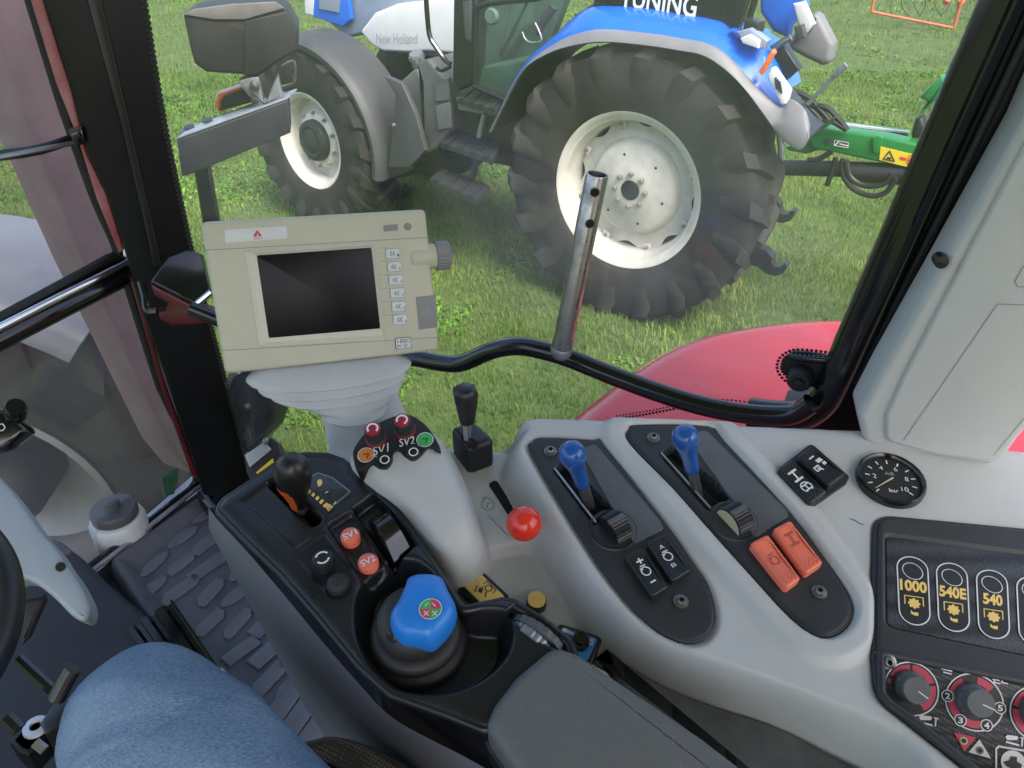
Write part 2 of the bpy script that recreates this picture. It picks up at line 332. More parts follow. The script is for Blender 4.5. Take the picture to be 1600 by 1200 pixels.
class Quad:                                             # a flat panel given by its corners tl, tr, br, bl; u right, v down
    def __init__(s, px, pl, h=0.0):
        s.n = pl[1]; s.pl = pl; s.c = [hit(p, up(pl, h)) for p in px]
        s.w = ((s.c[1]-s.c[0]).length+(s.c[2]-s.c[3]).length)/2; s.h = ((s.c[3]-s.c[0]).length+(s.c[2]-s.c[1]).length)/2
    def p(s, u, v, h=0.0):
        a, b, c, d = s.c; return a*(1-u)*(1-v)+b*u*(1-v)+c*u*v+d*(1-u)*v+s.n*h
    def q2(s, uv): return to2([s.p(*x) for x in uv], s.pl)
    def slab(s, mb, uv, h0, h1, m, r=0.0, rr=0.0, seg=2, rseg=4):
        Q = s.q2(uv)
        if rr: Q = round2(Q, rr, rseg)
        d = (s.c[0]-s.pl[0]).dot(s.n)
        return mb.prism(Q, s.pl, d+h0, d+h1, m, r, seg)
    def text(s, mb, body, u0, v0, u1, v1, h, m, bold=0.0):
        P, F = text_geo(body, bold); mb.add([s.p(u0+(u1-u0)*x, v1+(v0-v1)*y, h) for x, y in P], F, m)
    def fill(s, mb, uv, h, m): mb.add([s.p(u, v, h) for u, v in uv], [list(range(len(uv)))], m)
    def stroke(s, mb, uv, w, h, m, closed=False):          # a printed line of width w metres
        P = [s.p(u, v, h) for u, v in uv]; n = len(P)
        for i in range(n if closed else n-1):
            a, b = P[i], P[(i+1) % n]; d = (b-a)
            if d.length < 1e-7: continue
            d.normalize(); x = d.cross(s.n)*w/2; e = d*w*.3
            mb.add([a-x-e, b-x+e, b+x+e, a+x-e], [[0, 1, 2, 3]], m)
    def circ(s, mb, u, v, r, h, m, w=None, a0=0, a1=360, seg=28, ry=None):
        o = s.p(u, v, h); ex = (s.p(u+.01, v, h)-o).normalized(); ey = s.n.cross(ex)
        full = abs(a1-a0) >= 360
        A = [R(a0+(a1-a0)*i/seg) for i in range(seg+(0 if full else 1))]
        if w is None: mb.add([o+ex*math.cos(a)*r+ey*math.sin(a)*r for a in A], [list(range(len(A)))], m)
        else:
            n = len(A); vs = [o+(ex*math.cos(a)+ey*math.sin(a))*q for q in (r-w/2, r+w/2) for a in A]
            mb.add(vs, [[i, (i+1) % n, n+(i+1) % n, n+i] for i in range(n if full else n-1)], m)
# relief: a moulded shell as a height field over a plane
def sdf(X, Y, Q):
    P = np.array(Q); n = len(P); d = np.full(X.shape, 1e9); ins = np.zeros(X.shape, bool)
    for i in range(n):
        a, b = P[i], P[(i+1) % n]; e = b-a; wx, wy = X-a[0], Y-a[1]
        t = np.clip((wx*e[0]+wy*e[1])/(e@e+1e-12), 0, 1); d = np.minimum(d, (wx-e[0]*t)**2+(wy-e[1]*t)**2)
        c = (a[1] > Y) != (b[1] > Y); xs = (b[0]-a[0])*(Y-a[1])/((b[1]-a[1])+1e-15)+a[0]; ins ^= c & (X < xs)
    return np.sqrt(d)*np.where(ins, 1, -1)                 # positive inside
def sstep(x): x = np.clip(x, 0, 1); return x*x*(3-2*x)
def relief(mb, pl, Qmask, res, m, H, drop=.12, edge=.012, keep=-.02):
    a = np.array(Qmask); lo = a.min(0)-.02; hi = a.max(0)+.02
    nx, ny = int((hi[0]-lo[0])/res)+2, int((hi[1]-lo[1])/res)+2
    X, Y = np.meshgrid(lo[0]+np.arange(nx)*res, lo[1]+np.arange(ny)*res); D = sdf(X, Y, Qmask)
    t = np.clip(1-(D+edge*.2)/(edge*1.2), 0, 1)
    Z = H(X, Y)-np.where(D < edge, edge*.6*(1-np.sqrt(np.clip(1-t*t, 0, 1))), 0)-np.where(D < -edge*.2, np.minimum(drop, (-D-edge*.2)*14), 0)
    ex, ey = axes(pl); o = np.array(pl[0]); ex, ey, n = np.array(ex), np.array(ey), np.array(pl[1])
    P = o+X[..., None]*ex+Y[..., None]*ey+Z[..., None]*n
    idx = np.arange(nx*ny).reshape(ny, nx); ok = (D > keep)
    okf = ok[:-1, :-1] & ok[1:, 1:] & ok[:-1, 1:] & ok[1:, :-1]
    F = np.stack([idx[:-1, :-1], idx[:-1, 1:], idx[1:, 1:], idx[1:, :-1]], -1)[okf]
    used = np.unique(F); mp = -np.ones(nx*ny, int); mp[used] = np.arange(len(used))
    mb.add(P.reshape(-1, 3)[used].tolist(), mp[F].tolist(), m); return mb
# ================================================================ ground and grass
mg = mat('soil_grass', (.045, .08, .018), .95, vscale=3, col2=(.085, .125, .03), bump=.5, bscale=60)
gb = MB(); N = 60
gx = np.linspace(-90, 90, N); gy = np.linspace(-60, 160, N)
gb.add([(x, y, 0) for y in gy for x in gx], [[j*N+i, j*N+i+1, (j+1)*N+i+1, (j+1)*N+i] for j in range(N-1) for i in range(N-1)], 'soil_grass')
gb.build('ground', kind='structure')
def grass_material():
    m = bpy.data.materials.new('grass_blade'); m.use_nodes = True; M['grass_blade'] = m; nt = m.node_tree; L = nt.links.new; b = nt.nodes['Principled BSDF']
    a = nt.nodes.new('ShaderNodeAttribute'); a.attribute_name = 'tint'; L(a.outputs['Color'], b.inputs['Base Color']); b.inputs['Roughness'].default_value = .55
    b.inputs['Specular IOR Level'].default_value = .3
    t = nt.nodes.new('ShaderNodeBsdfTranslucent'); L(a.outputs['Color'], t.inputs[0]); mx = nt.nodes.new('ShaderNodeMixShader'); mx.inputs[0].default_value = .38
    L(b.outputs[0], mx.inputs[1]); L(t.outputs[0], mx.inputs[2]); L(mx.outputs[0], nt.nodes['Material Output'].inputs[0])
grass_material()
def vnoise(x, y, s, seed):
    g = np.random.default_rng(seed).random((64, 64)); X, Y = x*s, y*s; i, j = np.floor(X).astype(int), np.floor(Y).astype(int); u, v = X-i, Y-j
    u, v = u*u*(3-2*u), v*v*(3-2*v); G = lambda a, b: g[a % 64, b % 64]
    return G(i, j)*(1-u)*(1-v)+G(i+1, j)*u*(1-v)+G(i, j+1)*(1-u)*v+G(i+1, j+1)*u*v
def make_grass():
    # denser near the cab, thinner far out; nothing depends on the view direction
    xs, ys = [], []
    for y0, y1, x0, x1, den in ((.9, 3.2, -2.6, 3.2, 6000), (3.2, 5.5, -4.2, 5, 4600), (5.5, 8.5, -6.5, 7, 2800), (8.5, 13, -10, 10.5, 1400), (13, 30, -22, 22, 260)):
        n = int((y1-y0)*(x1-x0)*den); xs.append(rng.uniform(x0, x1, n)); ys.append(rng.uniform(y0, y1, n))
    x = np.concatenate(xs); y = np.concatenate(ys); d = np.sqrt(x*x+y*y)
    clump = vnoise(x, y, 2.2, 1)*.6+vnoise(x, y, 7, 2)*.4
    keep = (np.abs(x) < .78*y+1.6) & (rng.random(len(x)) < .45+.75*clump); x, y, d, clump = x[keep], y[keep], d[keep], clump[keep]; n = len(x)
    far = np.clip((d-3)/10, 0, 3)
    broad = (vnoise(x, y, 1.1, 5)*.6+vnoise(x, y, 4, 9)*.4 > .56) & (rng.random(n) < .34)
    h = rng.uniform(.025, .070, n)*(1+.8*(rng.random(n) < .05))*(.55+.9*clump)*(1+.25*far); wd = rng.uniform(.002, .004, n)*(1+.8*far)
    h[broad] *= .55; wd[broad] *= 4.2
    az = rng.uniform(0, 2*np.pi, n); lean = rng.uniform(.25, 1.0, n); lean[broad] = rng.uniform(.8, 1.5, broad.sum())
    fa = az+rng.uniform(-.6, .6, n); ca, sa = np.cos(az), np.sin(az); px, py = -np.sin(fa), np.cos(fa)
    V5 = np.zeros((n, 5, 3)); z = np.zeros(n)
    mid = np.stack([x+ca*h*lean*.35, y+sa*h*lean*.35, h*.62], -1); tip = np.stack([x+ca*h*lean, y+sa*h*lean, h*np.clip(1.05-.35*lean, .35, 1)], -1)
    side = np.stack([px, py, z], -1)*wd[:, None]*.5; base = np.stack([x, y, z-.004], -1)
    V5[:, 0] = base-side*.8; V5[:, 1] = base+side*.8; V5[:, 2] = mid+side*np.where(broad, 1.6, 1)[:, None]; V5[:, 3] = mid-side*np.where(broad, 1.6, 1)[:, None]; V5[:, 4] = tip
    me = bpy.data.meshes.new('grass'); me.vertices.add(n*5); me.vertices.foreach_set('co', V5.ravel())
    o = (np.arange(n)*5)[:, None]; quads = np.array([0, 1, 2, 3])+o; tris = np.array([3, 2, 4])+o
    loops = np.concatenate([np.concatenate([quads, tris], 1).ravel()]); me.loops.add(n*7); me.loops.foreach_set('vertex_index', loops)
    st = np.stack([np.arange(n)*7, np.arange(n)*7+4], 1).ravel(); me.polygons.add(n*2); me.polygons.foreach_set('loop_start', st)
    me.update(calc_edges=True)
    k = np.clip((vnoise(x, y, .9, 11)*.45+vnoise(x, y, 3.7, 12)*.55-.2)/.65, 0, 1); k2 = rng.random(n)
    c = np.array([.085, .175, .026])*(1-k[:, None])+np.array([.235, .345, .062])*k[:, None]
    dry = rng.random(n) < .06+.12*(vnoise(x, y, .7, 21) > .62); c[dry] = np.array([.26, .23, .10]); c *= (.7+.65*k2)[:, None]
    c[broad] = c[broad]*np.array([.85, 1.12, .9])
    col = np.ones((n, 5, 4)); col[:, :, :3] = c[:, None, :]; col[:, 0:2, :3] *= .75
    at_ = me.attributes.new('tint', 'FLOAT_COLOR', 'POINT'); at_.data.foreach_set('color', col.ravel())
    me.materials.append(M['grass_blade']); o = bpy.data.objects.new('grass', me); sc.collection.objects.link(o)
    o['kind'] = 'stuff'; o['label'] = 'short green meadow grass with clover between the two tractors'; o['category'] = 'grass'
make_grass()

# ================================================================ the blue tractor outside
TH = R(33.3); BF = V((-math.cos(TH), math.sin(TH), 0)); BR = V((math.sin(TH), math.cos(TH), 0)); BO = V((.69, 4.70, 0))
def B(f, l, z): return BO+BF*f+BR*l+V((0, 0, z))
def bpl(l): return (B(0, l, 0), -BR)                     # upright plane along the tractor, l metres in from the wheel face
def bl(p, l):                                            # pixel -> (forward, height) on that plane
    q = hit(p, bpl(l))-BO; return q.dot(BF), q.z
blue = thing('blue_tractor', 'blue tractor with white wheel rims and grey mudguards parked on the grass', 'tractor', B(1.2, .9, 0))
def slab(mb, px, l0, l1, m, r=0.0, rr=0.0, smooth=0):     # traced on its outer face at l0, solid back to l1
    pl = bpl(l0); Q = to2([hit(p, pl) for p in px], pl)
    if rr: Q = round2(Q, rr, 4)
    if smooth: Q = smooth2(Q, smooth)
    mb.prism(Q, pl, -(l1-l0), 0, m, r, 3); return mb
def tyre(parent, c, axis, upv, rad, rim, width, nl, lugs=True, name='tyre', squash=.0, phase=0.0):
    fr = frame(c, axis, upv); t = MB(); hw = width/2; seg = 72
    prof = [(rim, hw*.62), (rim+.012, hw*.80), (rim+.05, hw*.93), (rim+(rad-rim)*.45, hw*1.0), (rad*.90, hw*.99), (rad*.945, hw*.90), (rad*.955, hw*.5), (rad*.957, 0),
            (rad*.955, -hw*.5), (rad*.945, -hw*.90), (rad*.90, -hw*.99), (rim+(rad-rim)*.45, -hw), (rim+.05, -hw*.93), (rim, -hw*.62)]
    t.lathe(prof, fr, 'tyre', seg)
    ty = t.build(name, parent, 50)
    if lugs:
        def lug(side):
            b = MB(); S = side
            # bar from the centre line to the shoulder, then down the side wall
            path = [(0.0, -.02, .955), (.45, .05, .955), (.86, .125, .945), (1.01, .170, .865), (.995, .195, .72)]
            tops = [1.0, 1.0, .99, .93, .735]; wid = [.040, .048, .066, .084, .060]
            rs = []
            for (zz, an, rb), rt, wd, zo in zip(path, tops, wid, (0, 0, .012, .020, .003)):
                a0 = an; q = []
                for da, rr, zq in ((-wd, rb-.01, -.004), (-wd*.62, rt, zo), (wd*.62, rt, zo), (wd, rb-.01, -.004)):
                    aa = a0+da/rad; q.append(V((rad*rr*math.cos(aa), rad*rr*math.sin(aa), S*(hw*zz+zq))))
                rs.append(q)
            b.rings(rs, 'tyre', cap0=True); return b
        for S in (1, -1):
            me = None
            for i in range(nl):
                ang = 2*math.pi*(i+(.5 if S < 0 else 0))/nl+phase
                if me is None: o0 = lug(S).build('tread_lug', ty, 40); me = o0.data; o = o0
                else: o = bpy.data.objects.new('tread_lug', me); sc.collection.objects.link(o); o.parent = ty
                o.matrix_parent_inverse = Matrix.Identity(4); o.matrix_basis = fr @ Matrix.Rotation(ang, 4, 'Z')
    return ty
def bolts(parent, fr, n, rad, z, r, m='bolt_grey', ph=0.0):
    me = None
    for i in range(n):
        a = 2*math.pi*i/n+ph; mt = fr @ Matrix.Translation((rad*math.cos(a), rad*math.sin(a), z))
        if me is None: o = MB().lathe([(r, -.01), (r, .014), (r*.75, .02), (r*.72, .022)], Matrix.Identity(4), m, 6, cap1=True).build('wheel_bolt', parent); me = o.data
        else: o = bpy.data.objects.new('wheel_bolt', me); sc.collection.objects.link(o); o.parent = parent
        o.matrix_parent_inverse = Matrix.Identity(4); o.matrix_basis = mt
# --- rear wheel on our side
RW = .47; rc = B(0, RW/2, .86); fr = frame(rc, -BR, V((0, 0, 1)))
tyre(blue, rc, -BR, V((0, 0, 1)), .885, .485, RW, 18, phase=.10)
def rim(parent, c, axis, ro, hw, m, dish, scal=8, hub=None, disc=.79, name='wheel_rim'):
    fr = frame(c, axis, V((0, 0, 1))); b = MB()
    b.lathe([(ro*.9, -hw*.8), (ro*.86, -hw*.3), (ro*.86, hw*.25), (ro*.88, hw*.42), (ro*.915, hw*.5), (ro*.92, hw*.68), (ro*.965, hw*.74), (ro*.985, hw*.80), (ro*1.03, hw*.83), (ro*1.045, hw*.80), (ro*1.04, hw*.72)], fr, m, 64)
    rs = []; seg = 96
    for rr, z in ((.13, dish-.0), (.30, dish), (.33, dish-.012), (.55, dish-.014), (.60, dish-.03), (.655, dish-.085), (.70, dish-.095), (disc, dish-.095)):
        q = []
        for i in range(seg):
            a = 2*math.pi*i/seg; e = rr
            if rr >= .69 and scal:
                wv = max(0.0, math.cos(a*scal+.6))**.8
                e = (.885-.095*wv) if rr == disc else rr+.03*(1-wv)
            q.append(fr @ V((ro*e*math.cos(a), ro*e*math.sin(a), z)))
        rs.append(q)
    b.rings(rs, m, cap1=False)
    back = [[fr @ V((ro*e*math.cos(2*math.pi*i/48), ro*e*math.sin(2*math.pi*i/48), -hw*.75)) for i in range(48)] for e in (.95,)]
    b.add(back[0], [list(range(48))], 'chassis')
    return b.build(name, parent, 40), fr
rm, fr = rim(blue, rc, -BR, .485, RW/2, 'rim_white', .115)
bolts(rm, fr, 8, .107, .122, .017)
MB().lathe([(.064, .03), (.064, .118), (.060, .122), (.0, .119)], fr, 'chassis', 28).build('hub_bore', rm)
hm = MB()
for i in range(6): hm.lathe([(.009, .0), (.009, .1135), (0, .1137)], fr @ Matrix.Translation((.225*math.cos(i*1.047+.3), .225*math.sin(i*1.047+.3), -.011)), 'black_void', 10)
hm.build('disc_hole', rm)
for i in range(8):
    a = 2*math.pi*(i+.5)/8-.6/8+.0; mt = fr @ Matrix.Translation((.405*math.cos(a), .405*math.sin(a), .035))
    MB().box(mt @ Matrix.Rotation(a, 4, 'Z'), .05, .055, .018, 'rim_white', .006).lathe([(.013, .017), (.013, .03), (0, .032)], mt, 'bolt_grey', 6).build('rim_bracket', rm)
# --- front wheel, a little steered
FW = .36; fc = B(2.84, .22, .74); fax = (-BR+BF*.10).normalized()
tyre(blue, fc, fax, V((0, 0, 1)), .74, .372, FW, 19)
rf, fr = rim(blue, fc, fax, .372, FW/2, 'rim_white', .075, scal=0, disc=.93)
bolts(rf, fr, 10, .215, .062, .014)
hb = MB().lathe([(.165, -.02), (.165, .10), (.158, .12), (.12, .132), (.10, .124), (.05, .14), (0, .142)], fr, 'chassis', 36)
hb.build('wheel_hub', rf)
tyre(blue, B(2.84, 1.75, .74), BR, V((0, 0, 1)), .74, .372, FW, 19, lugs=False)
# --- front mudguard: arched shell over the tyre
def arch(mb, c, rad, a0, a1, l0, l1, thick, m, n=28, lip=.05, wob=None):
    rs = []
    for i in range(n+1):
        a = R(a0+(a1-a0)*i/n); r = rad+(wob(i/n) if wob else 0)
        P = lambda l, rr: c+BF*(rr*math.cos(a))+V((0, 0, rr*math.sin(a)))+BR*l
        rs.append([P(l0, r-lip), P(l0-.012, r-lip*.4), P(l0+.01, r-.006), P(l0+.05, r+thick), P((l0+l1)/2, r+thick*1.3), P(l1, r+thick), P(l1, r), P(l0+.04, r-.012), P(l0+.012, r-lip)])
    mb.rings(rs, m, cap0=True, cap1=True); return mb
fcg = B(2.84, 0, .74)
ag = MB(); arch(ag, fcg, .80, 192, 88, .0, .42, .012, 'flare_dark', lip=.07); ag.build('front_mudguard', blue, 40)
mf = MB(); slab(mf, [(598, 118), (618, 150), (606, 262), (640, 262), (664, 235), (650, 180), (628, 130)], .05, .09, 'flare_dark', .01)
mf.lathe([(.014, 0), (.014, .012), (0, .016)], frame(hit((616, 195), bpl(.05)), -BR), 'steel_dull', 10); mf.build('mudguard_flap', blue)
# --- bonnet side, white nose panel, exhaust side
hd = MB(); slab(hd, [(478, -60), (482, 8), (540, 60), (580, 52), (622, 85), (700, 92), (720, -60)], .62, 1.3, 'hood_blue_grey', .03); hd.build('bonnet', blue)
hs = MB(); slab(hs, [(474, -40), (476, 22), (488, 24), (492, -40)], .55, .60, 'hood_white', .01); slab(hs, [(492, -40), (488, 26), (536, 42), (548, 30), (540, -40)], .56, .60, 'paint_blue', .01)
slab(hs, [(500, -40), (498, 14), (528, 20), (534, -40)], .545, .56, 'hood_blue_grey', .004); hs.build('bonnet_nose', blue)
hp = MB(); slab(hp, [(562, 50), (585, 20), (620, 6), (660, 2), (712, 0), (712, 84), (668, 80), (640, 82), (598, 80), (582, 72)], .50, .62, 'hood_white', .02, rr=.03); hpo = hp.build('bonnet_panel', blue)
q = Quad([(588, 52), (652, 52), (652, 68), (588, 68)], bpl(.50), .003); tl = MB(); q.text(tl, 'New Holland', 0, 0, 1, 1, .001, 'print_grey'); tl.build('lettering', hpo)
ch = MB(); slab(ch, [(600, 78), (712, 84), (790, 200), (770, 240), (640, 250), (600, 180)], .75, 1.4, 'chassis', .02); slab(ch, [(440, 120), (700, 110), (760, 250), (520, 300)], .95, 1.4, 'chassis', .02); ch.build('chassis', blue)
# --- tank, cap, hand rail
tk = MB(); slab(tk, [(648, 98), (668, 92), (690, 118), (702, 128), (704, 168), (702, 205), (682, 232), (668, 240), (660, 236), (658, 130)], .20, .55, 'tank_grey', .025, rr=.03)
slab(tk, [(678, 128), (700, 122), (702, 158), (679, 160)], .17, .21, 'tank_grey', .012); slab(tk, [(679, 166), (703, 158), (704, 200), (684, 205)], .17, .21, 'tank_grey', .012)
fr = frame(hit((652, 92), bpl(.24)), V((-.2, -.35, .9))); tk.lathe([(.05, -.05), (.052, .03), (.045, .045), (0, .047)], fr, 'flare_grey', 14)
for i in range(7):
    a = i*.9; tk.box(fr @ Matrix.Rotation(a, 4, 'Z') @ Matrix.Translation((.052, 0, 0)), .012, .014, .034, 'flare_grey')
tk.build('fuel_tank', blue)
sl_ = MB(); slab(sl_, [(600, 150), (650, 105), (660, 130), (660, 235), (640, 250), (612, 200)], .45, .9, 'tank_grey', .02); sl_.build('side_cover', blue)
ra = MB(); ra.tube([hit(p, bpl(.12)) for p in [(664, -30), (668, 30), (672, 58), (682, 75), (694, 92), (704, 100)]], .017, 'black_gloss', 8); ra.tube([hit(p, bpl(.12)) for p in [(682, 106), (690, 110), (704, 104)]], .014, 'black_gloss', 8); ra.build('grab_rail', blue)
# --- cab: posts, door, glass, interior
cb = MB(); slab(cb, [(708, -60), (706, 130), (716, 142), (736, 132), (742, 100), (747, -60)], .10, .22, 'cab_black', .02)
slab(cb, [(722, 3), (726, 60), (734, 64), (736, 0)], .085, .11, 'flare_dark', .008); cb.build('door_post', blue)
ci = MB(); slab(ci, [(742, -60), (742, 108), (800, 152), (835, 90), (860, 62), (905, -60)], .72, .80, 'cab_interior', .0)
slab(ci, [(742, 108), (745, 145), (790, 160), (810, 120), (842, 88), (790, 100)], .20, .7, 'cab_interior', .02)
slab(ci, [(778, 100), (800, 70), (822, 40), (850, -40), (800, -40), (790, 40), (780, 80)], .45, .6, 'cab_interior', .03, rr=.03); ci.build('cab_interior', blue)
dg = MB(); slab(dg, [(744, 22), (752, 8), (770, 2), (905, -40), (842, 86), (790, 150), (742, 128)], .115, .121, 'tractor_glass', 0); dg.build('door_glass', blue)
df = MB(); df.tube([hit(p, bpl(.11)) for p in [(742, 130), (744, 24), (754, 8), (790, 2), (850, -6), (880, -40)]], .018, 'cab_black', 8, 4); df.tube([hit(p, bpl(.11)) for p in [(740, 134), (790, 156)]], .02, 'cab_black', 8, 0)
df.lathe([(.05, 0), (.05, .02), (.04, .03), (0, .03)], frame(hit((770, 25), bpl(.11)), -BR), 'cab_interior', 18); df.build('door_frame', blue)
bp_ = MB(); bp_.tube([hit(p, bpl(.13)) for p in [(866, 10), (852, 30), (838, 52)]], .03, 'flare_dark', 8); bp_.tube([hit(p, bpl(.10)) for p in [(836, 36), (842, 48), (846, 62), (840, 66)]], .006, 'steel_dull', 8); bp_.tube([hit(p, bpl(.10)) for p in [(816, 50), (820, 60), (828, 66), (838, 66)]], .006, 'steel_dull', 8); bp_.build('door_hinge', blue)
# --- steps
def step(px, l0, l1, nrib=4):
    pl = (hit(px[0], bpl(l0)), V((0, 0, 1))); Q = to2([hit(p, pl) for p in px], pl); mb = MB(); mb.prism(Q, pl, -.04, 0, 'step_dark', .006, 2, True)
    a, b, c, d = [hit(p, up(pl, .004)) for p in px]
    for i in range(nrib):
        t = (i+.3)/nrib; s = t+.35/nrib
        for k, (t0, mt_) in enumerate(((t, 'chassis'),)):
            P = [a.lerp(d, t0), b.lerp(c, t0), b.lerp(c, s), a.lerp(d, s)]; Q = to2(P, pl); mb.prism(Q, pl, -.01, .008, mt_)
    return mb
sb_ = step([(672, 278), (690, 262), (766, 290), (745, 312)], .0, .2); sb_.build('step_plate', blue)
sb_ = step([(688, 222), (712, 204), (782, 228), (770, 248)], .1, .3); sb_.build('step_plate', blue)
sb_ = step([(714, 152), (734, 134), (790, 152), (776, 172)], .12, .3); sb_.build('step_plate', blue)
sr = MB(); sr.tube([hit(p, bpl(.12)) for p in [(757, 178), (748, 214)]], .018, 'steel_dull', 8, 0); sr.tube([hit(p, bpl(.10)) for p in [(750, 230), (742, 262), (738, 278)]], .022, 'chassis', 8, 0)
slab(sr, [(712, 152), (780, 170), (782, 184), (716, 172)], .14, .2, 'flare_grey', .01); sr.build('step_bracket', blue)
# --- rear fender: grey flare, blue top, dark underside
low = [(766, 207), (782, 174), (799, 141), (823, 105), (865, 81), (910, 70), (952, 67), (1015, 73), (1060, 80), (1099, 88), (1135, 111), (1165, 141), (1189, 174), (1210, 204), (1232, 226), (1251, 234), (1263, 217)]
upp = [(767, 200), (785, 164), (803, 128), (829, 95), (865, 69), (897, 54), (940, 46), (1015, 53), (1060, 60), (1105, 69), (1138, 90), (1174, 129), (1198, 152), (1222, 168), (1234, 156), (1256, 172), (1264, 196)]
topb = [(770, 196), (790, 155), (808, 118), (836, 80), (866, 55), (893, 30), (925, 11), (1000, 12), (1060, 22), (1118, 32), (1150, 50), (1195, 70), (1220, 110), (1232, 140)]
fl = MB()
lo3 = [V(p) for p in smooth2([tuple(hit(p, bpl(-.02))) for p in low], 4, False)]; up3 = [V(p) for p in smooth2([tuple(hit(p, bpl(.015))) for p in upp], 4, False)]
rs = [[a, a.lerp(b, .12)-BR*.012, a.lerp(b, .5)-BR*.014, a.lerp(b, .9)-BR*.004, b, b+BR*.02, a+BR*.02] for a, b in zip(lo3, up3)]
fl.rings(rs, 'flare_grey', cap0=True, cap1=True); fl.build('fender_flare', blue, 50)
ft = MB(); n0 = len(topb); up4 = [V(p) for p in smooth2([tuple(hit(p, bpl(.03))) for p in upp[:n0]], 4, False)]; tp3 = [V(p) for p in smooth2([tuple(hit(p, bpl(.22))) for p in topb], 4, False)]
rs = [[a, a.lerp(b, .3)+V((0, 0, .012)), a.lerp(b, .65)+V((0, 0, .015)), b, b+BR*.25] for a, b in zip(up4, tp3)]; ft.rings(rs, 'paint_blue', closed=False, cap1=False)
ft.build('fender', blue, 60)
un = MB(); rs = [[a+BR*.015-V((0, 0, .0)), a+BR*.25+V((0, 0, .015)), a+BR*.62] for a in lo3]; un.rings(rs, 'cab_black', closed=False, cap1=False); un.build('fender_lining', blue, 60)
# --- side window with lettering, rear post
wn = MB(); slab(wn, [(893, 26), (925, 6), (940, -60), (1180, -60), (1150, 44), (1118, 40), (1060, 27), (1000, 16), (935, 16)], .24, .32, 'cab_black', .02); wn.build('window_frame', blue)
wg = MB(); slab(wg, [(936, 2), (945, -60), (1150, -60), (1122, 30), (1110, 30), (1050, 20), (960, 6)], .225, .238, 'window_dark', .004); wgo = wg.build('side_window', blue)
q = Quad([(972, -22), (1092, -8), (1086, 29), (968, 10)], bpl(.22), .003); tt = MB(); q.text(tt, 'TUNING', 0, 0, 1, 1, .001, 'print_white', .02); tt.build('lettering', wgo)
rp = MB(); slab(rp, [(1150, -40), (1146, 42), (1154, 44), (1180, -40)], .20, .26, 'cab_black', .01); slab(rp, [(1140, 46), (1185, 52), (1190, 66), (1150, 60)], .12, .3, 'paint_blue', .015); rp.build('rear_post', blue)
# rear lamp cluster and brackets on the fender
lc = MB(); slab(lc, [(1198, 120), (1206, 102), (1234, 142), (1228, 164), (1220, 164)], .0, .05, 'hood_white', .01, rr=.02); slab(lc, [(1185, 112), (1206, 78), (1209, 84), (1190, 118)], -.005, .05, 'lens_orange', .006); lc.build('rear_lamp', blue)
q = Quad([(1212, 122), (1222, 132), (1226, 152), (1214, 140)], bpl(.0), .004); t3 = MB()
for i in range(3): q.stroke(t3, [(.3*i, 0), (.3*i, .9)], .012, .001, 'print_dark')
t3.build('lamp_marking', blue)
br_ = MB(); slab(br_, [(1156, 60), (1170, 54), (1186, 64), (1184, 76), (1160, 68)], .05, .12, 'hood_white', .006); slab(br_, [(1162, 30), (1186, 36), (1184, 58), (1160, 52)], .12, .22, 'cab_black', .01)
slab(br_, [(1150, 50), (1172, 44), (1200, 64), (1192, 78), (1164, 70)], .08, .14, 'hood_blue_grey', .01)
slab(br_, [(1208, 82), (1224, 70), (1248, 108), (1228, 126)], .22, .30, 'cab_black', .008); br_.tube([hit(p, bpl(.2)) for p in [(1206, 76), (1236, 58)]], .018, 'steel', 8, 0); br_.tube([hit(p, bpl(.3)) for p in [(1164, 50), (1186, -20)]], .02, 'cab_black', 8, 0); br_.build('rear_bracket', blue)
# far rear fender
ff = MB(); slab(ff, [(1184, -60), (1186, 20), (1206, 50), (1232, 62), (1236, 40), (1262, 10), (1240, -60)], 1.55, 1.62, 'paint_blue', .04)
slab(ff, [(1228, 66), (1240, 54), (1262, 44), (1268, 20), (1278, 22), (1302, 68), (1298, 98), (1284, 104), (1258, 92), (1236, 80)], 1.5, 1.62, 'flare_grey', .04, rr=.05)
slab(ff, [(1238, 6), (1256, 2), (1272, 38), (1258, 54), (1246, 40)], 1.45, 1.5, 'hood_white', .02); slab(ff, [(1240, 42), (1254, 38), (1258, 58), (1244, 66)], 1.40, 1.46, 'flare_dark', .01); ff.build('far_fender', blue)
fa_ = MB(); fa_.tube([B(0, .3, .86), B(0, 1.9, .86)], .16, 'chassis', 14, 0); fa_.tube([B(2.84, .1, .72), B(2.84, 1.9, .72)], .09, 'chassis', 12, 0)
fa_.box(frame(B(1.3, .98, .62), (0, 0, 1), BF), 3.2, .5, .55, 'chassis', .05); fa_.box(frame(B(.25, 1.0, 1.1), (0, 0, 1), BF), 1.3, 1.1, .35, 'chassis', .05); fa_.build('axle_housing', blue)
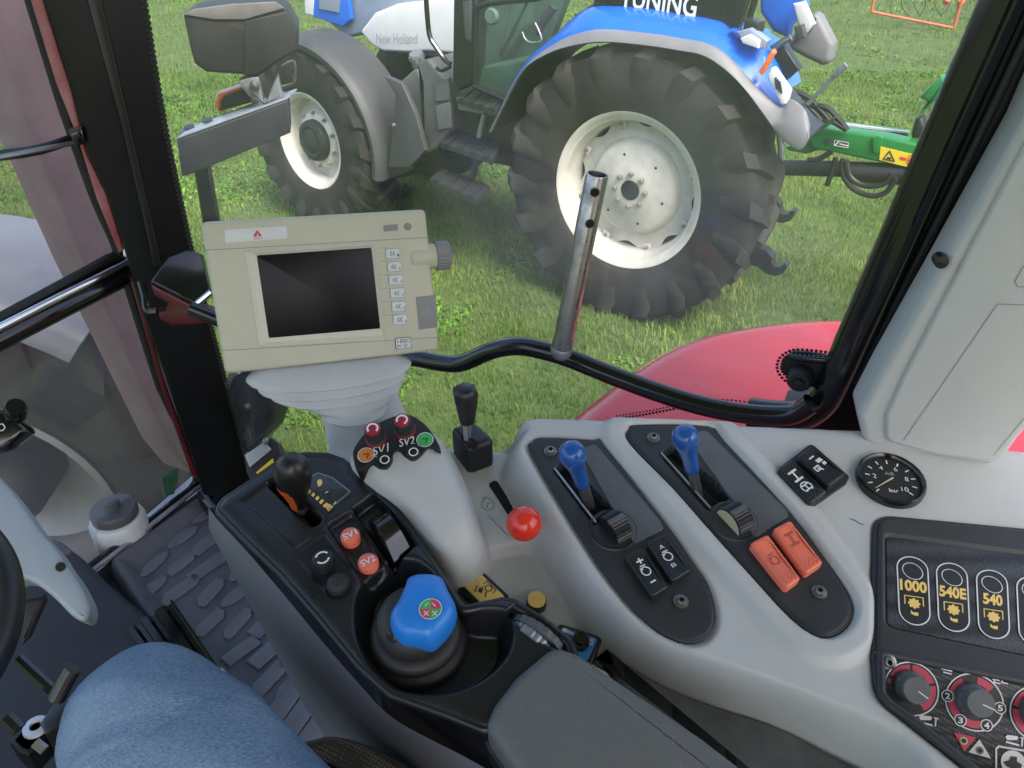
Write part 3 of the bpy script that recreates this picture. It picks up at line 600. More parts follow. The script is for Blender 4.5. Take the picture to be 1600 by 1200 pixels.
# lower links with hooks at the back
def hook(px, l, parent, sc_=1.0):
    p = hit(px, bpl(l)); fr = frame(p, -BR, -BF); b = MB(); s = sc_
    arm = [(-.42*s, .04*s), (-.12*s, .055*s), (-.06*s, .075*s), (.0, .07*s), (.05*s, .03*s), (.05*s, -.0), (.07*s, -.03*s), (.11*s, -.02*s), (.13*s, .012*s), (.15*s, .0), (.135*s, -.055*s), (.09*s, -.085*s), (.03*s, -.08*s), (-.03*s, -.05*s), (-.12*s, -.05*s), (-.42*s, -.03*s)]
    rs = [[fr @ V((x, y, z)) for x, y in arm] for z in (-.04, .04)]; b.rings(rs, 'black_plastic', cap0=True); b.build('hitch_hook', parent)
hook((1208, 322), .62, blue); hook((1196, 404), .40, blue)
hl = MB()
for px, r, m in (([(1196, 160), (1206, 200), (1222, 216), (1214, 262), (1206, 300)], .012, 'hose'), ([(1218, 206), (1220, 250), (1210, 290), (1200, 330)], .02, 'tank_grey'), ([(1200, 190), (1212, 196), (1224, 210)], .014, 'steel'), ([(1212, 180), (1222, 188), (1230, 200), (1216, 212)], .012, 'steel_dull')):
    hl.tube([hit(p, bpl(.75)) for p in px], r, m, 8)
hl.build('lift_linkage', blue)
# ================================================================ green implement hitched behind
gi = thing('green_implement', 'green implement drawbar with black hoses hitched behind the blue tractor', 'implement', B(-1.9, 1.0, .0))
GL = .80
g1 = MB(); slab(g1, [(1262, 216), (1268, 204), (1280, 200), (1380, 213), (1480, 236), (1480, 274), (1426, 265), (1300, 238), (1270, 234)], GL, GL+.12, 'paint_green', .015)
slab(g1, [(1226, 230), (1262, 222), (1285, 233), (1260, 241), (1232, 236)], GL+.03, GL+.1, 'paint_green', .01); slab(g1, [(1362, 216), (1372, 212), (1380, 216), (1372, 240), (1364, 238)], GL-.015, GL, 'paint_green', .004); g1.build('beam', gi)
g2 = MB(); slab(g2, [(1310, 193), (1420, 207), (1420, 222), (1330, 206)], GL+.25, GL+.32, 'paint_green', .008); slab(g2, [(1310, 192), (1420, 206), (1420, 209), (1312, 196)], GL+.23, GL+.25, 'hood_white', 0); g2.build('rear_beam', gi)
g3 = MB(); slab(g3, [(1434, 180), (1448, 160), (1436, 152), (1452, 136), (1470, 120), (1480, 126), (1474, 150), (1458, 160), (1448, 172)], GL+.1, GL+.2, 'paint_green', .02); slab(g3, [(1424, 206), (1430, 186), (1440, 182), (1446, 200), (1440, 216), (1424, 216)], GL+.1, GL+.2, 'hose', .02); g3.build('hitch_tower', gi)
g4 = MB(); g4.tube([hit(p, bpl(GL+.05)) for p in [(1222, 262), (1320, 264), (1345, 266)]], .05, 'black_plastic', 14, 0); g4.tube([hit(p, bpl(GL+.05)) for p in [(1322, 268), (1440, 274)]], .065, 'hose', 14, 0); g4.build('cylinder', gi)
for pts in ([(1316, 248), (1318, 275), (1335, 296), (1362, 306), (1385, 300), (1400, 278)], [(1322, 250), (1328, 276), (1350, 290), (1380, 288), (1394, 272)], [(1262, 250), (1280, 248), (1300, 236)], [(1235, 140), (1262, 152), (1282, 172), (1300, 192)], [(1262, 165), (1290, 168), (1312, 188), (1324, 204)], [(1264, 200), (1280, 190), (1300, 190), (1322, 202)], [(1250, 155), (1275, 178), (1290, 198)], [(1306, 246), (1300, 268), (1292, 290)]):
    h_ = MB(); h_.tube([hit(p, bpl(GL-.03)) for p in pts], .017, 'hose', 8); h_.build('hose', gi)
g5 = MB(); slab(g5, [(1376, 229), (1438, 244), (1438, 266), (1374, 250)], GL-.006, GL-.002, 'label_yellow', 0); g5o = g5.build('warning_label', gi)
q = Quad([(1376, 229), (1436, 243), (1436, 264), (1374, 250)], bpl(GL-.006), .002); g6 = MB(); q.stroke(g6, [(.1, .85), (.24, .18), (.38, .85)], .008, .001, 'print_dark', True); q.stroke(g6, [(.2, .7), (.28, .7)], .012, .001, 'print_dark'); q.fill(g6, [(.52, .4), (.68, .4), (.68, .6), (.52, .6)], .001, 'print_red'); q.circ(g6, .82, .35, .02, .001, 'print_red', .006); q.circ(g6, .8, .65, .02, .001, 'print_red', .006); g6.build('warning_symbol', g5o)
g7 = MB(); slab(g7, [(1288, 216), (1298, 217), (1297, 226), (1287, 225)], GL-.006, GL-.002, 'print_dark', 0); slab(g7, [(1303, 218), (1327, 222), (1326, 232), (1302, 228)], GL-.006, GL-.002, 'print_dark', 0); g7o = g7.build('instruction_label', gi)
q = Quad([(1303, 218), (1327, 222), (1326, 232), (1302, 228)], bpl(GL-.006), .002); g8 = MB(); q.stroke(g8, [(.05, .1), (.95, .1), (.95, .9), (.05, .9)], .004, .001, 'print_white', True); q.stroke(g8, [(.1, .9), (.35, .1)], .008, .001, 'print_white'); q.stroke(g8, [(.4, .5), (.9, .6)], .006, .001, 'print_white'); g8.build('label_marking', g7o)
lv = MB(); lv.tube([hit(p, bpl(GL-.1)) for p in [(1262, 163), (1312, 110)]], .014, 'steel_dull', 8, 0); lv.tube([hit(p, bpl(GL-.1)) for p in [(1304, 118), (1322, 101)]], .02, 'steel_dull', 8, 0); lv.build('jack_handle', gi)
# ================================================================ orange hay machine far off
om = thing('hay_rake', 'orange hay rake frame standing on the grass beyond the green implement', 'hay rake', hit((1440, 20), plane((0, 0, .3), (0, 0, 1))))
opl = plane(hit((1440, 36), plane((0, 0, .12), (0, 0, 1))), (-.1, -1, 0)); o1 = MB()
o1.tube([hit(p, opl) for p in [(1360, 18), (1490, 44)]], .028, 'orange_paint', 8, 0); o1.tube([hit(p, opl) for p in [(1362, 18), (1370, -30)]], .03, 'orange_paint', 8, 0); o1.tube([hit(p, opl) for p in [(1490, 44), (1512, -30)]], .03, 'orange_paint', 8, 0); o1.build('frame', om)
o2 = MB(); opl2 = (opl[0]+V((0, .4, 0)), opl[1])
for i in range(7):
    x = 1395+i*17; o2.tube([hit(p, opl2) for p in [(x, -20), (x+rng.uniform(-6, 6), 8), (x+rng.uniform(-12, 12), 26)]], .008, 'chassis', 5)
o2.build('tine', om)
o3 = MB()
for x, y in ((1478, 4), (1500, 6), (1452, -2)): o3.box(frame(hit((x, y), opl2), (0, -.6, .8)), .16, .12, .10, 'orange_paint', .02)
o3.build('tine_arm', om)
# ================================================================ our own tractor: outside parts
F = V((-.902, .431, 0)); RT = V((.431, .902, 0))
SG = plane((.36, .76, 2), -RT)                           # right side window
WS = plane((-.72, 1.26, 1.38), -F)                       # windscreen, square to it
AP = plane((-.62, 1.21, 2), (.46, -.89, 0))              # front pillar face
PA = plane((0, .72, 2.02), (0, -.21, 1))                 # upper deck of the side console
PB = up(PA, -.045)                                       # lower deck
FL = plane((0, 0, 1.38), (0, 0, 1))                      # cab floor
def vslab(mb, px, pl, d, m, r=0.0, rr=0.0, smooth=0, seg=3):
    Q = to2([hit(p, pl) for p in px], pl)
    if rr: Q = round2(Q, rr, 4)
    if smooth: Q = smooth2(Q, smooth)
    mb.prism(Q, pl, -d, 0, m, r, seg, True); return mb
red = thing('red_tractor', 'red tractor body seen outside the cab glass with its curved fender and front wheel', 'tractor', (-.6, 1.7, 0))
fd = MB(); fpl = plane((0, 0, 1.80), (.10, -.05, 1))
fd.plate([(850, 690), (884, 642), (930, 604), (978, 568), (1028, 537), (1080, 515), (1132, 502), (1220, 490), (1305, 486), (1450, 492), (1640, 575), (1760, 700), (1760, 860), (900, 800)], fpl, 0, 'paint_red', .05, base=-.5, smooth=3, seg=6)
fd.build('rear_fender', red, 60)
wc = hit((28, 742), plane((0, 0, .74), (0, 0, 1))); WX = V((-.06, .998, 0)); WF = V((-.998, -.06, 0))
tyre(red, wc, WX, V((0, 0, 1)), .76, .40, .44, 19, name='front_tyre', phase=.1)
wr = MB(); frw = frame(wc, -WX, V((0, 0, 1)))
wr.lathe([(.42, .19), (.40, .20), (.375, .17), (.35, .12), (.345, -.05), (.30, -.08), (.24, -.10), (.12, -.10), (.0, -.10)], frw, 'rim_silver', 48); wro = wr.build('front_rim', red)
MB().lathe([(.13, -.12), (.13, .1), (.09, .16), (0, .17)], frw, 'chassis', 24).build('hub', wro)
mgd = MB(); rs = []
for i in range(25):
    a = R(20+(128-20)*i/24); c = math.cos(a); s = math.sin(a); P = lambda l, r: wc+WX*l+WF*(r*c)+V((0, 0, r*s))
    rs.append([P(-.30, .80), P(-.29, .86), P(-.24, .885), P(0, .895), P(.24, .885), P(.29, .86), P(.30, .80), P(.27, .84), P(0, .87), P(-.27, .84)])
mgd.rings(rs, 'mudguard', cap0=True); mgd.build('front_mudguard', red, 60)
ex = MB(); vslab(ex, [(-70, -120), (40, -20), (50, 0), (112, 190), (180, 390), (250, 600), (300, 740), (268, 700), (240, 640), (133, 410), (60, 235), (0, 82), (-40, -30)], up(WS, -.22), .10, 'post_red', .01); ex.build('exhaust_shroud', red)
# bottle, step plate and sticker seen through the lower windscreen
st_ = MB(); vslab(st_, [(150, 890), (215, 815), (300, 742), (330, 745), (330, 800), (200, 900)], plane((0, 0, 1.34), (0, 0, 1)), .02, 'aluminium', .004); st_.build('step_ledge', red)
bt_ = thing('canister', 'white plastic canister with dark grey screw cap behind the windscreen sill', 'canister', hit((198, 850), plane((0, 0, 1.32), (0, 0, 1))))
bb = hit((172, 782), plane((0, 0, 1.49), (0, 0, 1))); bb.z = 1.342; frb = Matrix.Translation(bb)
MB().lathe([(.045, 0), (.052, .006), (.053, .095), (.049, .105), (.042, .108), (.03, .108)], frb, 'bottle_white', 32, cap0=True).build('body', bt_)
MB().lathe([(.043, .1085), (.044, .125), (.041, .130), (.015, .131), (.014, .146), (.0, .147)], frb, 'cap_grey', 28).build('cap', bt_)
# ================================================================ cab frame
cab = thing('cab_frame', 'black cab pillars and window frames around the side window and windscreen', 'cab frame', (-.3, 1.0, 1.38))
p = MB(); vslab(p, [(62, -40), (68, 0), (112, 140), (136, 240), (166, 302), (195, 392), (216, 470), (262, 600), (318, 775), (400, 792), (394, 745), (346, 560), (305, 400), (262, 200), (229, 0), (222, -40)], AP, .10, 'pillar_black', .008); p.build('front_pillar', cab)
p = MB(); vslab(p, [(150, -40), (136, 0), (190, 200), (232, 380), (238, 420), (252, 415), (246, 380), (205, 200), (160, 0)], up(AP, .006), .02, 'cab_black', .004); p.build('pillar_channel', cab)
p = MB(); vslab(p, [(36, -40), (48, 0), (88, 130), (121, 215), (151, 310), (186, 396), (194, 391), (166, 302), (136, 240), (112, 140), (68, 0), (58, -40)], up(AP, -.012), .03, 'paint_red_dusty', .003); vslab(p, [(204, 440), (250, 600), (300, 745), (309, 745), (258, 600), (213, 440)], up(AP, -.012), .03, 'paint_red_dark', .002); p.build('red_edge', cab)
p = MB(); p.tube([hit(q, up(WS, .004)) for q in [(34, -40), (48, 0), (88, 132), (112, 205), (150, 312), (184, 392), (168, 405), (90, 448), (0, 497), (-60, 530)]], .009, 'rubber', 8, 4); p.tube([hit(q, up(WS, .004)) for q in [(198, 440), (250, 605), (306, 752), (150, 878), (-60, 1040)]], .008, 'rubber', 8, 4); p.build('window_seal', cab)
p = MB(); vslab(p, [(-80, -90), (30, -60), (48, 0), (88, 132), (112, 205), (150, 312), (184, 392), (168, 405), (90, 448), (0, 497), (-80, 540)], WS, .005, 'windscreen_glass'); p.build('glass_pane', cab, label='upper windscreen pane')
p = MB(); vslab(p, [(-80, 590), (0, 552), (198, 442), (250, 605), (306, 752), (150, 878), (-80, 1060)], WS, .005, 'windscreen_glass'); p.build('glass_pane', cab, label='lower windscreen pane')
def dots(path, pl, rows, pitch, r0, side, parent, name='frit_dots'):
    b = MB(); P = [hit(q, pl) for q in path]; P = [V(q) for q in smooth2([tuple(q) for q in P], 4, False)]
    L = [0]
    for i in range(1, len(P)): L.append(L[-1]+(P[i]-P[i-1]).length)
    n = int(L[-1]/pitch)
    for k in range(rows):
        for j in range(n):
            s = (j+.5*(k % 2))*pitch; i = max(1, next((a for a in range(1, len(L)) if L[a] >= s), len(L)-1)); t = (s-L[i-1])/max(1e-9, L[i]-L[i-1]); c = P[i-1].lerp(P[i], t); d = (P[i]-P[i-1]).normalized()
            o = c+d.cross(pl[1])*side*pitch*.85*(k+.2); r = r0*(1-.28*k); e = d; f = d.cross(pl[1])
            b.add([o+(e*math.cos(a*1.0472)+f*math.sin(a*1.0472))*r for a in range(6)], [[0, 1, 2, 3, 4, 5]], 'black_plastic')
    return b.build(name, parent, kind='stuff')
dots([(50, 0), (90, 132), (114, 205), (152, 312), (186, 392)], up(WS, .0035), 6, .009, .0044, -1, cab)
dots([(168, 403), (90, 446), (0, 495), (-60, 528)], up(WS, .0035), 3, .009, .0042, -1, cab)
dots([(200, 442), (252, 605), (306, 752)], up(WS, .0035), 5, .009, .0044, -1, cab)
p = MB(); vslab_r = [(-1.15, -1.0), (1.15, -1.0), (1.15, .55), (-.75, 1.45), (-1.15, 1.2)]; p.prism([(x, y) for x, y in vslab_r], plane((0, 0, 3.02), (0, 0, -1)), -.08, 0, 'headliner', .02); p.build('roof_lining', cab)
# windscreen divider bar, hand rail and wiper rod
p = MB(); vslab(p, [(-80, 545), (0, 503), (95, 452), (172, 410), (192, 398), (222, 412), (205, 446), (100, 500), (0, 552), (-80, 595)], up(WS, .008), .02, 'black_gloss', .004); p.build('windscreen_rail', cab)
p = MB(); p.tube([hit(q, up(WS, .03)) for q in [(-70, 566), (0, 530), (110, 474), (222, 418)]], .016, 'black_gloss', 14, 3); p.tube([hit(q, up(WS, .035)) for q in [(-70, 548), (0, 512), (110, 456), (205, 408)]], .007, 'chrome', 10, 3); p.build('grab_bar', cab)
p = MB(); p.box(frame(hit((214, 412), up(WS, .03)), -F, V((0, 0, 1))), .03, .05, .03, 'black_gloss', .006); p.tube([hit(q, up(WS, .05)) for q in [(222, 410), (244, 404), (236, 418), (226, 432), (222, 452)]], .006, 'black_gloss', 8); p.build('bar_bracket', cab)
p = MB(); p.tube([hit(q, up(WS, .02)) for q in [(-60, 250), (0, 243), (62, 234), (122, 214)]], .008, 'cab_black', 8, 3); p.tube([hit(q, up(WS, .028)) for q in [(-60, 256), (30, 240), (122, 222)]], .004, 'steel_dull', 6, 3); vslab(p, [(108, 210), (128, 200), (134, 222), (120, 232)], up(AP, .012), .03, 'black_gloss', .004); p.build('wiper_arm', cab)
p = MB(); vslab(p, [(254, 752), (252, 748), (278, 730), (278, 748), (272, 772), (258, 776)], up(WS, .004), .002, 'sticker_green'); p.build('green_sticker', cab)
p = MB(); p.tube([hit(q, up(FL, .03)) for q in [(-60, 1040), (150, 882), (310, 757)]], .010, 'black_gloss', 8, 0); p.tube([hit(q, up(FL, .034)) for q in [(-60, 1044), (155, 884), (313, 760)]], .005, 'steel_dull', 8, 0); p.build('sill_trim', cab)
p = MB(); vslab(p, [(300, 765), (318, 755), (360, 770), (430, 735), (450, 760), (380, 800), (330, 800)], up(FL, .05), .12, 'black_gloss', .02, rr=.02); p.build('pillar_foot', cab)
# side window glass, its dotted edge, rear pillar, rail
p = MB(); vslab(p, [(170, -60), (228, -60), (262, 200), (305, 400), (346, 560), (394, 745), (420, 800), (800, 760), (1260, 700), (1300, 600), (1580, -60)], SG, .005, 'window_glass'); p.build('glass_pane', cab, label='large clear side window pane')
dots([(222, -30), (229, 0), (262, 200), (305, 400), (346, 560), (394, 745)], up(SG, .003), 2, .0075, .0038, 1, cab)
p = MB(); p.tube([hit(q, up(SG, .012)) for q in [(1600, -70), (1568, 0), (1440, 290), (1345, 505), (1305, 595), (1286, 628), (1255, 648), (1215, 650), (1170, 645)]], .019, 'black_gloss', 14, 5); p.build('window_frame_tube', cab)
p = MB(); vslab(p, [(1592, -60), (1575, 0), (1440, 300), (1310, 600), (1270, 650), (1215, 660), (1230, 690), (1420, 700), (1700, 200), (1700, -60)], SG, .08, 'pillar_black', .006); p.build('rear_pillar', cab)
p = MB(); vslab(p, [(1640, -60), (1612, 20), (1480, 300), (1360, 540), (1330, 600), (1342, 606), (1372, 548), (1494, 306), (1630, 26), (1660, -50)], up(SG, .012), .02, 'charcoal_plastic', .004); p.build('pillar_seal', cab)
p = MB(); vslab(p, [(1222, 560), (1240, 549), (1262, 550), (1300, 556), (1300, 612), (1266, 604), (1236, 595), (1220, 580)], up(SG, .004), .003, 'black_plastic', rr=.008)
frh = frame(hit((1252, 584), up(SG, .004)), SG[1]); p.lathe([(.014, 0), (.014, .018), (.011, .022), (0, .022)], frh, 'rubber', 18); p.lathe([(.007, .022), (.007, .028), (0, .029)], frh, 'cab_black', 8); vslab(p, [(1232, 556), (1300, 562), (1300, 572), (1234, 566)], up(SG, .014), .012, 'black_gloss', .003); p.build('window_hinge', cab)
dots([(1290, 549), (1262, 546), (1238, 546), (1220, 556), (1213, 570), (1216, 584), (1232, 600), (1262, 609)], up(SG, .0035), 4, .0050, .0021, -1, cab)
dots([(1205, 640), (1120, 630), (1010, 648), (960, 656)], up(SG, .0035), 2, .0050, .0021, 1, cab)
p = MB(); p.tube([hit(q, up(SG, .035)) for q in [(600, 556), (650, 560), (690, 567), (722, 567), (770, 547), (810, 541), (850, 548), (890, 560), (960, 588), (1040, 617), (1110, 637), (1180, 648), (1236, 648), (1268, 630)]], .0125, 'black_gloss', 16, 5); p.build('hand_rail', cab)
# pillar trim
TA, TB, TC = hit((1350, 690), PA), hit((1550, 728), PA), at((1560, 230), .657); TP = plane3(TA, TB, TC)
p = MB(); vslab(p, [(1720, -120), (1640, 100), (1600, 190), (1470, 420), (1378, 580), (1341, 650), (1349, 690), (1374, 706), (1460, 718), (1548, 729), (1572, 716), (1590, 690), (1700, 560), (1800, 400)], TP, .05, 'grey_trim', .008, rr=.014, seg=4); po = p.build('pillar_trim', cab)
p = MB(); vslab(p, [(1760, -60), (1668, 100), (1520, 380), (1412, 588), (1384, 650), (1384, 690), (1462, 712), (1540, 722), (1566, 700), (1700, 548), (1790, 400)], up(TP, .004), .01, 'grey_trim', .0038, rr=.012, seg=4); p.build('trim_face', po)
TQ = up(TP, .0046); p = MB()
def seam(mb, px, pl, w, m):
    P = [hit(q, pl) for q in px]
    for a, b in zip(P[:-1], P[1:]):
        d = (b-a).normalized(); x = d.cross(pl[1])*w/2; mb.add([a-x, b-x, b+x, a+x], [[0, 1, 2, 3]], m)
seam(p, [(1412, 688), (1559, 475), (1640, 478)], TQ, .0007, 'label_grey'); seam(p, [(1552, 712), (1600, 655)], TQ, .0007, 'label_grey'); seam(p, [(1600, 415), (1586, 440), (1590, 448), (1640, 450)], TQ, .0007, 'label_grey'); p.build('trim_seam', po)
p = MB(); fr_ = frame(hit((1470, 408), up(TP, .001)), TP[1]); p.lathe([(.006, -.01), (.006, .004), (0, .005)], fr_, 'black_plastic', 14); p.build('trim_clip', po)
# plain trim edge strip beneath (dark wedge at the pillar foot)
# ================================================================ things outside the glass by the front pillar
wl = thing('work_light', 'dusty black work light housing on a grey arm outside the front pillar', 'work light', at((410, 240), 1.8))
WP = plane(at((380, 150), 1.75), (.22, -1, 0))
p = MB(); vslab(p, [(286, 24), (302, 16), (360, 8), (430, 2), (448, 14), (466, 45), (466, 80), (440, 94), (404, 119), (322, 113), (304, 100), (298, 80)], WP, .15, 'work_light', .008, rr=.007, seg=4); p.build('housing', wl)
p = MB(); vslab(p, [(288, 23), (302, 15), (360, 7), (430, 3), (444, 13), (382, 31), (334, 31)], up(WP, .005), .012, 'lid_dust', .002); p.build('housing_top', wl)
p = MB(); vslab(p, [(382, 33), (448, 18), (464, 48), (463, 78), (438, 92), (402, 117), (382, 118)], up(WP, .006), .01, 'work_light', .003); p.build('cover_panel', wl)
p = MB(); vslab(p, [(276, 218), (290, 214), (450, 156), (454, 208), (300, 272), (284, 276)], up(WP, .02), .10, 'arm_grey', .004); po = p.build('support_arm', wl)
AT = (hit((290, 213), up(WP, .02))+V((0, 0, .001)), V((0, 0, 1))); p = MB(); p.prism(to2([hit((279, 216), up(WP, .018)), hit((449, 155), up(WP, .018)), hit((449, 155), up(WP, .018))+V((0, .096, 0)), hit((279, 216), up(WP, .018))+V((0, .096, 0))], plane3(hit((279, 216), up(WP, .018)), hit((449, 155), up(WP, .018)), hit((449, 155), up(WP, .018))+V((0, .096, 0)))), plane3(hit((279, 216), up(WP, .018)), hit((449, 155), up(WP, .018)), hit((449, 155), up(WP, .018))+V((0, .096, 0))), .0, .0035, 'arm_top', .001); p.build('arm_cover', po)
p = MB(); 
for a, b, c in ((296, 200, .012), (324, 189, .010)):
    p.lathe([(.012, 0), (.012, .004), (0, .005)], frame(at((a, b), 1.80), V((0, -.25, 1))), 'arm_grey', 12)
p.build('arm_plug', po)
p = MB(); vslab(p, [(372, 128), (392, 120), (404, 120), (412, 160), (416, 162), (434, 118), (440, 148), (444, 152), (414, 164), (388, 150)], up(WP, .0), .05, 'steel_dull', .003); p.lathe([(.012, 0), (.012, .012), (0, .014)], frame(hit((398, 133), up(WP, .002)), WP[1]), 'steel', 8); p.tube([hit(q, WP) for q in [(440, 104), (458, 96), (461, 116), (458, 130), (440, 136)]], .004, 'steel', 6, 4); p.build('lamp_bracket', wl)
p = MB(); vslab(p, [(336, 160), (340, 148), (352, 145), (395, 130), (395, 160), (340, 176)], up(WP, -.09), .05, 'lens_orange', .006, rr=.006); vslab(p, [(344, 158), (350, 151), (392, 138), (392, 160), (344, 172)], up(WP, -.082), .02, 'work_light', .004); p.build('indicator_lamp', wl)
p = MB(); vslab(p, [(302, 262), (326, 256), (344, 360), (318, 360)], up(WP, -.02), .03, 'cab_black', .006); vslab(p, [(318, 350), (346, 350), (430, 720), (400, 720)], up(WP, -.02), .03, 'cab_black', .006); p.build('arm_post', wl)
ml = thing('mirror_head', 'dark glossy rounded mirror head hanging below the screen beside the front pillar', 'mirror', at((390, 700), 1.5))
p = MB(); vslab(p, [(345, 596), (372, 584), (402, 586), (414, 612), (424, 648), (412, 684), (386, 716), (368, 700)], up(SG, -.06), .06, 'black_gloss', .02, rr=.02, seg=4); p.build('shell', ml)
p = MB(); p.lathe([(.008, 0), (.007, .006), (0, .008)], frame(hit((388, 634), up(SG, -.06)), SG[1]), 'steel', 10); p.tube([hit(q, up(SG, -.05)) for q in [(352, 612), (360, 590), (372, 580)]], .006, 'steel_dull', 6); p.build('bolt', ml)
bx_ = thing('battery_box', 'black box with yellow warning label outside behind the black console', 'box', at((412, 745), 1.45))
bp2 = plane(at((420, 715), 1.42), (.1, -.55, .75)); p = MB(); vslab(p, [(381, 712), (424, 682), (438, 692), (442, 712), (440, 760), (400, 772), (384, 735)], bp2, .12, 'black_plastic', .006); p.build('case', bx_)
p = MB(); vslab(p, [(382, 711), (414, 690), (424, 702), (390, 730)], up(bp2, .004), .004, 'aluminium', .001); vslab(p, [(400, 738), (426, 716), (429, 728), (404, 745)], up(bp2, .004), .004, 'label_yellow', 0); p.lathe([(.006, 0), (.006, .006), (0, .007)], frame(hit((416, 690), up(bp2, .005)), bp2[1]), 'steel', 8); p.build('label_plate', bx_)
rb = thing('red_bracket', 'red bracket with a smooth black cover plate bolted to the front pillar', 'bracket', at((280, 470), 1.25))
BPp = plane(at((280, 440), 1.22), (.15, -.62, .78)); p = MB(); vslab(p, [(234, 440), (262, 400), (292, 388), (316, 396), (330, 456), (308, 476)], BPp, .012, 'black_gloss', .004); p.build('cover_plate', rb)
p = MB(); vslab(p, [(235, 444), (308, 480), (335, 486), (335, 506), (268, 510), (250, 500), (246, 488), (258, 486), (262, 474), (240, 462)], plane(at((280, 480), 1.235), (.2, -1, .1)), .02, 'paint_red_dark', .004); p.build('plate', rb)
p = MB(); p.tube([at(q, 1.215) for q in [(220, 440), (226, 462), (230, 484), (246, 486)]], .006, 'black_gloss', 8); p.build('cable_loop', rb)
p = MB(); p.tube([at(q, 1.2) for q in [(300, 482), (320, 490), (345, 500)]], .012, 'black_gloss', 10); p.build('lever_arm', rb)
p = MB(); p.tube([at(q, 1.2) for q in [(308, 474), (330, 456)]], .005, 'chrome', 8, 0); p.build('edge_pin', rb)
# ================================================================ side console (grey)
con = thing('side_console', 'light grey moulded side console with lever pods, switches and dial panels under the side window', 'console', (.1, .5, 1.5))
def px2(px, pl): return to2([hit(p, pl) for p in px], pl)
base_px = [(600, 668), (690, 657), (800, 663), (835, 651), (1345, 671), (1560, 700), (1760, 720), (1760, 1320), (1250, 1320), (700, 1060), (560, 780)]
Qbase = px2(base_px, PA)
Qplat = smooth2(px2([(845, 640), (812, 668), (796, 702), (812, 742), (864, 830), (912, 908), (964, 962), (1038, 1012), (1130, 1048), (1258, 1094), (1405, 1160), (1500, 1260), (1800, 1350), (1850, 1000), (1800, 600), (1400, 600)], PA), 4)
pod1 = [(829, 706), (832, 694), (846, 686), (928, 690), (941, 696), (1040, 820), (1080, 877), (1106, 916), (1117, 955), (1114, 985), (1092, 1003), (1058, 1001), (1010, 972), (955, 910), (895, 820)]
pod2 = [(979, 684), (984, 672), (996, 666), (1104, 668), (1131, 692), (1231, 800), (1287, 874), (1325, 930), (1331, 962), (1313, 988), (1281, 996), (1237, 968), (1176, 902), (1120, 840), (1052, 763), (1000, 711)]
Qp1, Qp2 = smooth2(px2(pod1, PA), 3), smooth2(px2(pod2, PA), 3)
Qlow = smooth2(px2([(690, 885), (740, 868), (800, 850), (850, 852), (890, 880), (920, 925), (960, 985), (940, 1040), (800, 1000), (700, 960)], PB), 4)
Qslot = round2(px2([(763, 757), (775, 750), (807, 800), (796, 808)], PB), .004)
Qptof = round2(px2([(1362, 1010), (1366, 808), (1600, 830), (1800, 850), (1800, 1300), (1560, 1240), (1428, 1137), (1368, 1088)], PA), .022)
Qpock = smooth2(px2([(946, 1036), (960, 1020), (985, 1028), (1040, 1060), (1120, 1092), (1212, 1122), (1300, 1168), (1390, 1230), (1400, 1400), (1100, 1240)], PB), 4)
E0, E1 = hit((1369, 1018), PA), hit((1600, 1064), PA); ed = (E1-E0).normalized(); pn = V((-.08, -.72, .69)); pn = (pn-ed*pn.dot(ed)).normalized(); PP = (E0+pn*.006, pn)   # dial panel: steeper, facing the driver
Qdial = round2(px2([(1368, 1018), (1600, 1064), (1800, 1100), (1800, 1300), (1545, 1232), (1428, 1136), (1384, 1105), (1370, 1088)], PA), .008)
def Hcon(X, Y):
    s = sstep((sdf(X, Y, Qplat)+.012)/.024); z = -.045*(1-s)
    d2 = sdf(X, Y, Qp2); d1 = sdf(X, Y, Qp1)
    z += .007*sstep((d2+.030)/.012)*sstep((.0-d2+.004)/.010)*1.0
    z += .005*sstep((d2+.030)/.012)*(d2 > -.004)*0
    z -= .004*sstep((d1+.006)/.007)+.004*sstep((d2+.006)/.007)
    z -= .05*(np.maximum(d1, d2) > .007)
    z -= .012*sstep((sdf(X, Y, Qlow)+.006)/.014)*(1-s)
    z -= .006*sstep((sdf(X, Y, Qptof)+.004)/.008)
    z -= .11*sstep((sdf(X, Y, Qdial)-.004)/.008)
    z -= .020*sstep((sdf(X, Y, Qpock)+.008)/.016)
    return z
b = MB(); relief(b, PA, Qbase, .0026, 'grey_plastic', Hcon, drop=.16, edge=.010); b.build('shell', con, 60)
